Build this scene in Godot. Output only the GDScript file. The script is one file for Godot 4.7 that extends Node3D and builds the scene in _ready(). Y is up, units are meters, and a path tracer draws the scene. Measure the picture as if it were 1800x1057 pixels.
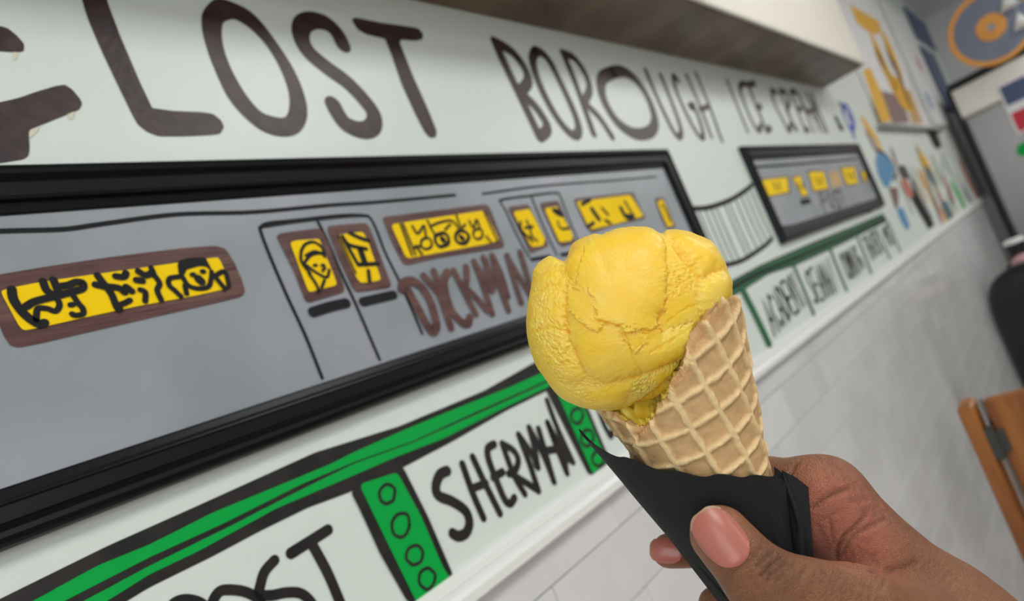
extends Node3D
# Ice cream cone held up beside a painted shop wall. X runs along the wall, Y is up, Z comes out of the wall; metres.
const EYE := 1.35          # height of the lens; mural coordinates (millimetres) are measured from it
const LENS := Vector3(0.0, EYE, 0.40)
var m := {}                # materials by name
var lens_x := Vector3(0.593073, -0.397356, 0.700266)
var lens_y := Vector3(0.243825, 0.917533, 0.314139)
var lens_z := Vector3(-0.767342, -0.015565, 0.641050)

func _ready():
	set_view()
	set_light()
	make_materials()
	build_room()
	build_wall()
	build_frames()
	build_shelf_box()
	build_far_things()
	build_cone()
	build_sleeve()
	build_scoop()
	build_hand()

func set_view():
	var c := Camera3D.new(); c.name = "camera"
	c.projection = Camera3D.PROJECTION_FRUSTUM
	c.near = 0.05; c.far = 30.0
	c.size = 0.05 * 1057.0 / 1250.0
	c.frustum_offset = Vector2(0.0, 0.05 * 113.83 / 1250.0)
	c.transform = Transform3D(Basis(lens_x, lens_y, lens_z).orthonormalized(), LENS)
	var a := CameraAttributesPhysical.new()
	a.frustum_focal_length = 35.0
	a.exposure_aperture = 13.5
	a.frustum_focus_distance = 0.262
	c.attributes = a
	add_child(c); c.current = true
	var we := WorldEnvironment.new(); we.name = "environment"
	var e := Environment.new()
	e.background_mode = Environment.BG_COLOR
	e.background_color = Color(0.5, 0.52, 0.55)
	e.tonemap_mode = Environment.TONE_MAPPER_LINEAR
	e.tonemap_exposure = 0.83
	e.sdfgi_enabled = true; e.ssao_enabled = true; e.ssil_enabled = true
	we.environment = e
	add_child(we)

func set_light():
	# six square LED panels in the ceiling
	var k := 0
	for p in [Vector2(-0.3, 1.25), Vector2(-1.8, 1.4), Vector2(1.4, 1.3), Vector2(3.3, 1.4), Vector2(0.6, 2.75), Vector2(5.0, 2.0)]:
		var l := AreaLight3D.new(); l.name = "panel_light"
		l.area_size = Vector2(0.56, 0.56)
		l.position = Vector3(p.x, 2.445, p.y)
		l.rotation = Vector3(-PI / 2, 0, 0)
		l.light_color = Color(1.0, 1.0, 0.985); l.light_energy = [1.12, 1.1, 1.2, 1.55, 1.2, 2.0][k]
		l.area_range = 9.0; l.area_attenuation = 2.0
		l.shadow_enabled = true
		add_child(l, true)
		k += 1

	# daylight through the shop window behind the viewer
	var w := AreaLight3D.new(); w.name = "window_light"
	w.area_size = Vector2(1.9, 1.5); w.position = Vector3(-2.93, 1.55, 1.65); w.rotation = Vector3(0, -PI / 2, 0)
	w.light_color = Color(0.97, 0.99, 1.0); w.light_energy = 2.65
	w.area_range = 12.0; w.area_attenuation = 2.0; w.shadow_enabled = true
	add_child(w, true)

# ---------------------------------------------------------------- materials
func noise_tex(freq: float, lo: Color, hi: Color, size := 256, seed_ := 1, oct := 4) -> NoiseTexture2D:
	var n := FastNoiseLite.new(); n.seed = seed_; n.frequency = freq; n.fractal_octaves = oct
	var g := Gradient.new(); g.offsets = PackedFloat32Array([0.25, 0.75]); g.colors = PackedColorArray([lo, hi])
	var t := NoiseTexture2D.new(); t.width = size; t.height = size; t.seamless = true; t.noise = n; t.color_ramp = g
	return t
func mat(name_: String, c: Color, rough := 0.5, metal := 0.0, spec := 0.5) -> StandardMaterial3D:
	var s := StandardMaterial3D.new(); s.resource_name = name_
	s.albedo_color = c; s.roughness = rough; s.metallic = metal; s.metallic_specular = spec
	m[name_] = s
	return s
func tri(s: StandardMaterial3D, t: Texture2D, scale := 1.0):
	s.albedo_texture = t; s.uv1_triplanar = true; s.uv1_scale = Vector3.ONE * scale; s.uv1_world_triplanar = true
func relief(s: StandardMaterial3D, freq: float, cm: float, scale: float, seed_ := 5):
	s.heightmap_enabled = true; s.heightmap_texture = noise_tex(freq, Color.BLACK, Color.WHITE, 256, seed_, 4); s.heightmap_scale = cm
	s.uv1_triplanar = true; s.uv1_world_triplanar = true; s.uv1_scale = Vector3.ONE * scale

func make_materials():
	var s := mat("white_paint", Color(0.868, 0.905, 0.878), 0.38)
	relief(s, 0.02, 0.012, 9.0)
	mat("mauve", Color(1, 1, 1), 0.42); tri(m.mauve, noise_tex(0.02, Color(0.18, 0.115, 0.13), Color(0.25, 0.17, 0.150), 256, 3), 9.0)
	m.mauve.heightmap_enabled = true; m.mauve.heightmap_texture = noise_tex(0.06, Color.BLACK, Color.WHITE, 256, 8); m.mauve.heightmap_scale = 0.008
	mat("cream", Color(0.85, 0.85, 0.76), 0.5)
	mat("black", Color(1, 1, 1), 0.4); tri(m.black, noise_tex(0.015, Color(0.065, 0.055, 0.06), Color(0.13, 0.11, 0.11), 256, 4), 9.0)
	mat("ink", Color(0.115, 0.12, 0.13), 0.6, 0.0, 0.3)
	mat("green", Color(0.0, 0.66, 0.27), 0.55, 0.0, 0.3)
	mat("darkgreen", Color(0.05, 0.38, 0.2), 0.5)
	mat("brown", Color(1, 1, 1), 0.42); tri(m.brown, noise_tex(0.012, Color(0.30, 0.150, 0.15), Color(0.40, 0.265, 0.22), 256, 6), 16.0); m.brown.uv1_scale = Vector3(3.0, 30.0, 3.0)
	m.brown.heightmap_enabled = true; m.brown.heightmap_texture = noise_tex(0.05, Color.BLACK, Color.WHITE, 256, 9); m.brown.heightmap_scale = 0.008
	mat("yellow", Color(1.0, 0.84, 0.0), 0.6, 0.0, 0.3)
	mat("tan", Color(0.80, 0.66, 0.44), 0.5)
	mat("amber", Color(0.91, 0.70, 0.15), 0.5)
	mat("skin", Color(0.50, 0.36, 0.32), 0.5)
	mat("skyblue", Color(0.30, 0.56, 0.74), 0.5)
	mat("rust", Color(0.75, 0.42, 0.34), 0.5)
	mat("teal", Color(0.30, 0.42, 0.46), 0.5)
	mat("rose", Color(0.80, 0.62, 0.62), 0.5)
	mat("sage", Color(0.62, 0.68, 0.60), 0.5)
	mat("mocha", Color(0.52, 0.42, 0.41), 0.5)
	mat("blue", Color(0.22, 0.30, 0.72), 0.5)
	mat("slate", Color(0.27, 0.33, 0.47), 0.5)
	mat("panel_grey", Color(1, 1, 1), 0.33); tri(m.panel_grey, noise_tex(0.006, Color(0.55, 0.585, 0.605), Color(0.615, 0.63, 0.665), 256, 12), 3.0)
	m.panel_grey.heightmap_enabled = true; m.panel_grey.heightmap_texture = noise_tex(0.05, Color.BLACK, Color.WHITE, 256, 13); m.panel_grey.heightmap_scale = 0.004
	mat("frame_black", Color(0.06, 0.065, 0.08), 0.32, 0.0, 0.3)
	mat("trim_white", Color(0.93, 0.935, 0.92), 0.3)
	for i in 3:
		s = mat("tile_%d" % i, Color(1, 1, 1), 0.16)
		var b: float = [0.885, 0.89, 0.88][i]
		tri(s, noise_tex(0.006, Color(b - 0.025, b - 0.025, b - 0.02), Color(b + 0.01, b + 0.01, b + 0.01), 256, 20 + i), 2.2)
	mat("grout", Color(0.62, 0.63, 0.64), 0.9)
	mat("shelf_wood", Color(1, 1, 1), 0.35); tri(m.shelf_wood, noise_tex(0.008, Color(0.35, 0.25, 0.17), Color(0.47, 0.37, 0.28), 256, 31), 3.0)
	mat("steel", Color(0.62, 0.61, 0.61), 0.34, 0.75)
	mat("steel_bright", Color(0.93, 0.91, 0.87), 0.38, 0.35)
	mat("dark_gasket", Color(0.06, 0.07, 0.09), 0.6)
	mat("ceiling_grey", Color(0.86, 0.86, 0.88), 0.8)
	mat("wall_paint", Color(0.88, 0.88, 0.88), 0.8)
	mat("floor_tile", Color(0.55, 0.51, 0.47), 0.5)
	mat("orange", Color(0.85, 0.58, 0.22), 0.5)
	mat("navy", Color(0.36, 0.40, 0.49), 0.35)
	mat("red", Color(0.80, 0.14, 0.24), 0.5)
	mat("white", Color(0.92, 0.92, 0.92), 0.5)
	mat("plastic_black", Color(0.045, 0.047, 0.055), 0.45)
	mat("wood", Color(1, 1, 1), 0.45); tri(m.wood, noise_tex(0.012, Color(0.50, 0.29, 0.12), Color(0.63, 0.39, 0.17), 256, 41), 4.0)
	m.wood.uv1_scale = Vector3(9.0, 1.2, 9.0)
	mat("hinge_steel", Color(0.30, 0.31, 0.30), 0.4, 0.7)
	s = mat("paper_black", Color(0.058, 0.060, 0.066), 0.82)
	relief(s, 0.05, 0.006, 40.0, 51)
	s = mat("waffle", Color(1, 1, 1), 0.62); s.vertex_color_use_as_albedo = true
	relief(s, 0.04, 0.010, 35.0, 52)
	s = mat("ice_cream", Color(1, 1, 1), 0.42); s.vertex_color_use_as_albedo = true
	s.subsurf_scatter_enabled = true; s.subsurf_scatter_strength = 0.45
	relief(s, 0.05, 0.003, 45.0, 53)
	s = mat("skin_brown", Color(1, 1, 1), 0.40); s.vertex_color_use_as_albedo = true
	s.subsurf_scatter_enabled = true; s.subsurf_scatter_strength = 0.08
	relief(s, 0.09, 0.055, 30.0, 54)
	s.uv1_scale = Vector3(20.0, 56.0, 20.0)
	var cn := FastNoiseLite.new(); cn.seed = 54; cn.noise_type = FastNoiseLite.TYPE_CELLULAR; cn.cellular_return_type = FastNoiseLite.RETURN_DISTANCE2_SUB; cn.frequency = 0.09; cn.fractal_octaves = 2
	cn.domain_warp_enabled = true; cn.domain_warp_amplitude = 14.0; cn.domain_warp_frequency = 0.03
	var ct := NoiseTexture2D.new(); ct.width = 512; ct.height = 512; ct.seamless = true; ct.noise = cn
	var cg := Gradient.new(); cg.offsets = PackedFloat32Array([0.0, 0.35]); cg.colors = PackedColorArray([Color.BLACK, Color.WHITE]); ct.color_ramp = cg
	s.heightmap_texture = ct
	s = mat("nail_pink", Color(0.68, 0.395, 0.34), 0.33)
	mat("nail_tip", Color(0.66, 0.53, 0.41), 0.4)
	s = mat("window_glow", Color(0.9, 0.93, 0.95), 0.5); s.emission_enabled = true; s.emission = Color(0.97, 0.99, 1.0); s.emission_energy_multiplier = 1.2
	s = mat("lamp_panel", Color(1, 1, 1), 0.6); s.emission_enabled = true; s.emission = Color(1.0, 1.0, 0.985); s.emission_energy_multiplier = 3.0

# ---------------------------------------------------------------- helpers
func obj(called: String, mesh: Mesh, material: Material, parent: Node = self) -> MeshInstance3D:
	var o := MeshInstance3D.new(); o.name = called; o.mesh = mesh
	if material: o.material_override = material
	parent.add_child(o, true)
	return o
func base(called: String, at: Vector3, label: String, category: String, group := "") -> Node3D:
	var o := Node3D.new(); o.name = called; o.position = at
	add_child(o, true)
	return tag(o, label, category, group)
func tag(o: Node3D, label: String, category: String, group := "") -> Node3D:
	o.set_meta("label", label); o.set_meta("category", category)
	if group: o.set_meta("group", group)
	return o
func struct(o: Node3D, label: String, category: String) -> Node3D:
	o.set_meta("kind", "structure")
	return tag(o, label, category)
func begin() -> SurfaceTool:
	var st := SurfaceTool.new(); st.begin(Mesh.PRIMITIVE_TRIANGLES); return st
func quad(st: SurfaceTool, a: Vector3, b: Vector3, c: Vector3, d: Vector3):   # a b c d clockwise seen from the front
	for v in [a, b, c, a, c, d]: st.add_vertex(v)
func bevel_box(size: Vector3, r: float) -> ArrayMesh:                          # a box with chamfered edges, centred
	var st := begin(); st.set_smooth_group(-1)
	add_bevel(st, Vector3.ZERO, size, r)
	st.generate_normals(); return st.commit()
func add_bevel(st: SurfaceTool, c: Vector3, size: Vector3, r: float):
	var h := size / 2.0
	r = minf(r, minf(h.x, minf(h.y, h.z)) * 0.9)
	for ax in 3:
		var u := (ax + 1) % 3; var v := (ax + 2) % 3
		for sg in [-1.0, 1.0]:
			var q: Array[Vector3] = []
			for k in [[-1, -1], [1, -1], [1, 1], [-1, 1]]:
				var p := Vector3.ZERO
				p[ax] = sg * h[ax]; p[u] = k[0] * (h[u] - r); p[v] = k[1] * (h[v] - r)
				q.append(c + p)
			if sg > 0: quad(st, q[3], q[2], q[1], q[0])
			else: quad(st, q[0], q[1], q[2], q[3])
		for a in [-1.0, 1.0]:                                   # edges along ax
			for b in [-1.0, 1.0]:
				var p1 := Vector3.ZERO; var p2 := Vector3.ZERO
				p1[u] = a * h[u]; p1[v] = b * (h[v] - r); p2[u] = a * (h[u] - r); p2[v] = b * h[v]
				var e := Vector3.ZERO; e[ax] = h[ax] - r
				if a * b > 0: quad(st, c + p1 - e, c + p1 + e, c + p2 + e, c + p2 - e)
				else: quad(st, c + p2 - e, c + p2 + e, c + p1 + e, c + p1 - e)
	for a in [-1.0, 1.0]:
		for b in [-1.0, 1.0]:
			for d in [-1.0, 1.0]:
				var t := [Vector3(a * h.x, b * (h.y - r), d * (h.z - r)), Vector3(a * (h.x - r), b * h.y, d * (h.z - r)), Vector3(a * (h.x - r), b * (h.y - r), d * h.z)]
				if a * b * d > 0: t.reverse()
				for p in t: st.add_vertex(c + p)
func grid_mesh(pos: PackedVector3Array, cols: PackedColorArray, nu: int, nv: int, wrap := false, smooth := true) -> ArrayMesh:
	# nu x nv points, row by row; normals averaged over faces
	var idx := PackedInt32Array()
	var last := nu if wrap else nu - 1
	for j in nv - 1:
		for i in last:
			var a := j * nu + i; var b := j * nu + (i + 1) % nu; var c := a + nu; var d := b + nu
			idx.append_array(PackedInt32Array([a, b, d, a, d, c]))
	return indexed(pos, cols, idx)
func indexed(pos: PackedVector3Array, cols: PackedColorArray, idx: PackedInt32Array) -> ArrayMesh:
	var nor := PackedVector3Array(); nor.resize(pos.size())
	for t in range(0, idx.size(), 3):
		var a := pos[idx[t]]; var n := (pos[idx[t + 2]] - a).cross(pos[idx[t + 1]] - a)
		for k in 3: nor[idx[t + k]] += n
	for i in nor.size(): nor[i] = nor[i].normalized()
	var arr := []; arr.resize(Mesh.ARRAY_MAX)
	arr[Mesh.ARRAY_VERTEX] = pos; arr[Mesh.ARRAY_NORMAL] = nor; arr[Mesh.ARRAY_INDEX] = idx
	if cols.size(): arr[Mesh.ARRAY_COLOR] = cols
	var am := ArrayMesh.new(); am.add_surface_from_arrays(Mesh.PRIMITIVE_TRIANGLES, arr)
	return am
func sweep(profile: Array, a: Vector3, b: Vector3, across: Vector3, out: Vector3, mitre_a := 0.0, mitre_b := 0.0) -> ArrayMesh:
	# profile of (w, h): w along `across`, h along `out`; the ends slide by w * mitre along the run
	var st := begin(); st.set_smooth_group(-1)
	var dir := (b - a).normalized()
	var n := profile.size()
	for i in n:
		var p: Vector2 = profile[i]; var q: Vector2 = profile[(i + 1) % n]
		var p0 := a + across * p.x + out * p.y + dir * p.x * mitre_a; var p1 := b + across * p.x + out * p.y - dir * p.x * mitre_b
		var q0 := a + across * q.x + out * q.y + dir * q.x * mitre_a; var q1 := b + across * q.x + out * q.y - dir * q.x * mitre_b
		quad(st, p0, p1, q1, q0)
	st.generate_normals(); return st.commit()

# ---------------------------------------------------------------- brush work: thin paint layers on a flat ground, drawn in millimetres
func smooth_line(p: PackedVector2Array, closed := false, steps := 6) -> PackedVector2Array:
	var r := PackedVector2Array(); var n := p.size()
	if n < 3 and not closed: return p
	for i in (n if closed else n - 1):
		var p0 := p[(i - 1 + n) % n] if closed or i > 0 else p[0]
		var p1 := p[i]; var p2 := p[(i + 1) % n]
		var p3 := p[(i + 2) % n] if closed or i + 2 < n else p[n - 1]
		for k in steps: r.append(p1.cubic_interpolate(p2, p0, p3, k / float(steps)) if true else p1)
	if not closed: r.append(p[n - 1])
	return r
func tri2(st: SurfaceTool, a: Vector2, b: Vector2, c: Vector2, z: float):
	if (b - a).cross(c - a) > 0.0: var t := b; b = c; c = t
	for v in [a, b, c]:
		st.set_normal(Vector3(0, 0, 1)); st.add_vertex(Vector3(v.x, v.y, z))
func brush(st: SurfaceTool, p: PackedVector2Array, w: float, z: float):
	var n := p.size(); var l := PackedVector2Array(); var r := PackedVector2Array()
	for i in n:
		var d := (p[mini(i + 1, n - 1)] - p[maxi(i - 1, 0)]).normalized()
		var s := Vector2(-d.y, d.x) * w / 2.0
		l.append(p[i] + s); r.append(p[i] - s)
	for i in n - 1:
		tri2(st, l[i], l[i + 1], r[i + 1], z); tri2(st, l[i], r[i + 1], r[i], z)
	for e in [0, n - 1]:                                         # round ends, half discs
		var d := (p[0] - p[1] if e == 0 else p[n - 1] - p[n - 2]).angle() - PI / 2
		for k in 8:
			tri2(st, p[e], p[e] + Vector2.from_angle(d + k * PI / 8) * w / 2, p[e] + Vector2.from_angle(d + (k + 1) * PI / 8) * w / 2, z)
func line_of(a: Array) -> PackedVector2Array:
	var p := PackedVector2Array()
	for i in range(0, a.size(), 2): p.append(Vector2(a[i], a[i + 1]) * 0.001)
	return p
func resample(p: PackedVector2Array, n: int) -> PackedVector2Array:
	var c := Curve2D.new()
	for q in p: c.add_point(q)
	c.add_point(p[0])
	var r := PackedVector2Array()
	for i in n: r.append(c.sample_baked(c.get_baked_length() * i / n))
	return r
func paint(parent: Node, called: String, material: Material, layer: int, kind: String, w: float, lines: Array):
	var st := begin(); var z := layer * 0.0004
	if kind == "stroke":
		var apart := called in ["painted_outline", "painted_fence", "painted_bar", "painted_door", "painted_figure"]
		for i in lines.size():
			if apart and i > 0:
				obj(called, st.commit(), material, parent); st = begin()
			brush(st, smooth_line(line_of(lines[i])), w * 0.001, z + i * 0.00006)
	elif kind == "ring":
		var o := resample(smooth_line(line_of(lines[0]), true), 72); var i_ := resample(smooth_line(line_of(lines[1]), true), 72)
		for k in 72:
			tri2(st, o[k], o[(k + 1) % 72], i_[(k + 1) % 72], z); tri2(st, o[k], i_[(k + 1) % 72], i_[k], z)
	else:
		for a in lines:
			var p := line_of(a)
			var soft := PackedVector2Array()
			for i in p.size():                                   # a brush never leaves a sharp corner
				var q := p[i]; var b := p[(i - 1 + p.size()) % p.size()]; var c := p[(i + 1) % p.size()]
				soft.append(q + (b - q).limit_length(minf((b - q).length() * 0.18, 0.0035))); soft.append(q + (b - q).limit_length(minf((b - q).length() * 0.05, 0.001)) + (c - q).limit_length(minf((c - q).length() * 0.05, 0.001))); soft.append(q + (c - q).limit_length(minf((c - q).length() * 0.18, 0.0035)))
			var t := Geometry2D.triangulate_polygon(soft)
			for i in range(0, t.size(), 3): tri2(st, soft[t[i]], soft[t[i + 1]], soft[t[i + 2]], z)
	obj(called, st.commit(), material, parent)
const GLYPH := {"A": [[0, 1, .5, 0, 1, 1], [.2, .6, .8, .6]], "C": [[1, .15, .5, 0, 0, .5, .5, 1, 1, .85]], "D": [[0, 0, 0, 1, .7, .85, 1, .5, .6, .1, 0, 0]], "E": [[1, 0, 0, 0, 0, 1, 1, 1], [0, .5, .8, .5]], "M": [[0, 1, .1, 0, .5, .7, .9, 0, 1, 1]], "Y": [[0, 0, .5, .5, 1, 0], [.5, .5, .5, 1]], "S": [[1, .1, .5, 0, .05, .2, .5, .5, .95, .75, .5, 1, 0, .9]], "N": [[0, 1, 0, 0, 1, 1, 1, 0]], "U": [[0, 0, .05, .8, .5, 1, .95, .8, 1, 0]], "I": [[.5, 0, .5, 1]], "G": [[1, .1, .5, 0, 0, .5, .5, 1, 1, .9, 1, .55, .6, .55]], "T": [[0, 0, 1, 0], [.5, 0, .5, 1]], "H": [[0, 0, 0, 1], [1, 0, 1, 1], [0, .5, 1, .5]], "R": [[0, 1, 0, 0, .8, .05, .9, .3, .1, .5, 1, 1]], "P": [[0, 1, 0, 0, .8, .05, .9, .3, 0, .5]], "O": [[.5, 0, 0, .5, .5, 1, 1, .5, .5, 0]]}
func word(parent: Node, material: Material, layer: int, txt: String, quad_: Array, w: float):
	var q := line_of(quad_); var n := txt.length()
	for i in n:
		var st := begin()
		for g in GLYPH[txt[i]]:
			var p := PackedVector2Array()
			for k in range(0, g.size(), 2):
				var u: float = (i + 0.12 + 0.76 * g[k]) / n
				p.append(q[0].lerp(q[1], u).lerp(q[2].lerp(q[3], u), g[k + 1]))
			brush(st, p, w * 0.001, layer * 0.0004 + 0.00006 * p.size())
		obj("painted_letter", st.commit(), material, parent)

# ---------------------------------------------------------------- the room
func slab(called: String, lo: Vector3, hi: Vector3, material: Material, label: String, category: String) -> Node3D:
	var b := BoxMesh.new(); b.size = hi - lo
	var o := obj(called, b, material); o.position = (lo + hi) / 2.0
	struct(o, label, category)
	return o
func build_room():
	slab("floor", Vector3(-3.2, -0.1, -0.2), Vector3(6.1, 0.0, 3.6), m.floor_tile, "brown-grey shop floor far below the cone", "floor")
	slab("ceiling", Vector3(-3.2, 2.46, -0.2), Vector3(6.1, 2.56, 3.6), m.ceiling_grey, "pale grey ceiling over the shop, top right", "ceiling")
	slab("wall_far", Vector3(5.9, 0.0, 0.0), Vector3(6.1, 2.46, 3.6), m.wall_paint, "plain far end wall behind the steel fridge", "wall")
	slab("wall_right", Vector3(-3.2, 0.0, 3.4), Vector3(5.9, 2.46, 3.6), m.wall_paint, "plain wall across the shop from the mural", "wall")
	slab("wall_back", Vector3(-3.2, 0.0, 0.0), Vector3(-3.0, 2.46, 3.4), m.wall_paint, "plain wall behind the viewer", "wall")
	var k := 0
	for p in [Vector2(-0.3, 1.25), Vector2(-1.8, 1.4), Vector2(1.4, 1.3), Vector2(3.3, 1.4), Vector2(0.6, 2.75), Vector2(5.0, 2.0)]:
		var t := base("ceiling_light", Vector3(p.x, 2.46, p.y), ["square ceiling light panel nearest the cone", "square ceiling light panel behind the viewer", "square ceiling light panel over the middle of the mural", "square ceiling light panel nearest the fridge", "square ceiling light panel across the shop", "square ceiling light panel over the fridge"][k], "ceiling light", "square ceiling light panels")
		var f := begin(); f.set_smooth_group(-1)
		for s in [-1.0, 1.0]:
			add_bevel(f, Vector3(s * 0.295, -0.006, 0), Vector3(0.02, 0.012, 0.61), 0.002)
			add_bevel(f, Vector3(0, -0.006, s * 0.295), Vector3(0.57, 0.012, 0.02), 0.002)
		f.generate_normals()
		obj("light_frame", f.commit(), m.trim_white, t)
		var d := obj("diffuser", bevel_box(Vector3(0.57, 0.006, 0.57), 0.001), m.lamp_panel, t); d.position.y = -0.004
		k += 1

	var win := Node3D.new(); win.name = "window_1"; win.position = Vector3(-3.0, 1.55, 1.65); add_child(win)
	struct(win, "bright shop window behind the viewer", "window")
	var fr := begin(); fr.set_smooth_group(-1)
	for s in [-1.0, 1.0]:
		add_bevel(fr, Vector3(0.02, 0, s * 0.98), Vector3(0.04, 1.62, 0.05), 0.004)
		add_bevel(fr, Vector3(0.02, s * 0.785, 0), Vector3(0.04, 0.05, 1.91), 0.004)
	fr.generate_normals(); obj("window_frame", fr.commit(), m.trim_white, win)
	var pane := obj("lit_pane", bevel_box(Vector3(0.01, 1.52, 1.92), 0.001), m.window_glow, win); pane.position.x = 0.012

func build_wall():
	var lo := Vector3(-3.2, 0.0, -0.2); var hi := Vector3(5.9, 2.46, 0.0)
	# painted plaster above the rail, a tiled field below it
	var b := BoxMesh.new(); b.size = hi - lo
	var body := Node3D.new(); body.name = "wall_left"; add_child(body)
	struct(body, "white mural wall with painted shop lettering above grey tiles", "wall")
	var top := BoxMesh.new(); top.size = Vector3(9.1, 2.46 - EYE + 0.125, 0.2)
	var pl := obj("plaster", top, m.white_paint, body); pl.position = Vector3(1.35, (2.46 + EYE - 0.125) / 2, -0.1)
	var low := BoxMesh.new(); low.size = Vector3(9.1, EYE - 0.125, 0.1975)
	pl = obj("grout_bed", low, m.grout, body); pl.position = Vector3(1.35, (EYE - 0.125) / 2, -0.10125)
	# running bond of tiles; the first course is cut under the rail
	var full := bevel_box(Vector3(0.1988, 0.0588, 0.012), 0.0004)
	var cut := bevel_box(Vector3(0.1988, 0.0375, 0.012), 0.0004)
	var rest := begin(); rest.set_smooth_group(-1)
	var rng := RandomNumberGenerator.new(); rng.seed = 77
	for row in 21:
		var y := EYE - 0.1672 - (row - 1) * 0.060 - 0.030 if row > 0 else EYE - 0.1672 + 0.0195
		for i in range(-9, 28):
			var x := 0.53 + (i - 0.5) * 0.20 + (0.0 if row % 2 == 0 else 0.085)
			if x > 5.8: continue
			var z := -0.006 + rng.randf_range(-0.0004, 0.0004)
			if i >= 0 and i <= 20 and row <= 13:
				var t := obj("tile", cut if row == 0 else full, m["tile_%d" % rng.randi_range(0, 2)], body)
				t.position = Vector3(x, y, z); t.rotation = Vector3(rng.randf_range(-0.004, 0.004), rng.randf_range(-0.002, 0.002), 0)
			else:
				add_bevel(rest, Vector3(x, y, z), Vector3(0.1988, 0.0375 if row == 0 else 0.0585, 0.012), 0.0004)
	rest.generate_normals()
	obj("tile_field", rest.commit(), m.tile_0, body).set_meta("kind", "stuff")
	# the mural
	paint_wall(body)
	for c in body.get_children():
		if c.name.begins_with("paint"): c.position.y = EYE
	# moulded rail between mural and tiles
	var prof := [Vector2(0.0, 0.0), Vector2(0.0, 0.003), Vector2(0.003, 0.006), Vector2(0.008, 0.0065), Vector2(0.0085, 0.0055), Vector2(0.011, 0.011), Vector2(0.015, 0.013), Vector2(0.0215, 0.013), Vector2(0.0235, 0.011), Vector2(0.0238, 0.0)]
	var r := obj("trim_1", sweep(prof, Vector3(-3.0, EYE - 0.1115, 0), Vector3(5.0, EYE - 0.1115, 0), Vector3(0, -1, 0), Vector3(0, 0, 1)), m.trim_white)
	struct(r, "white moulded rail between the mural and the tiles", "trim")

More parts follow.
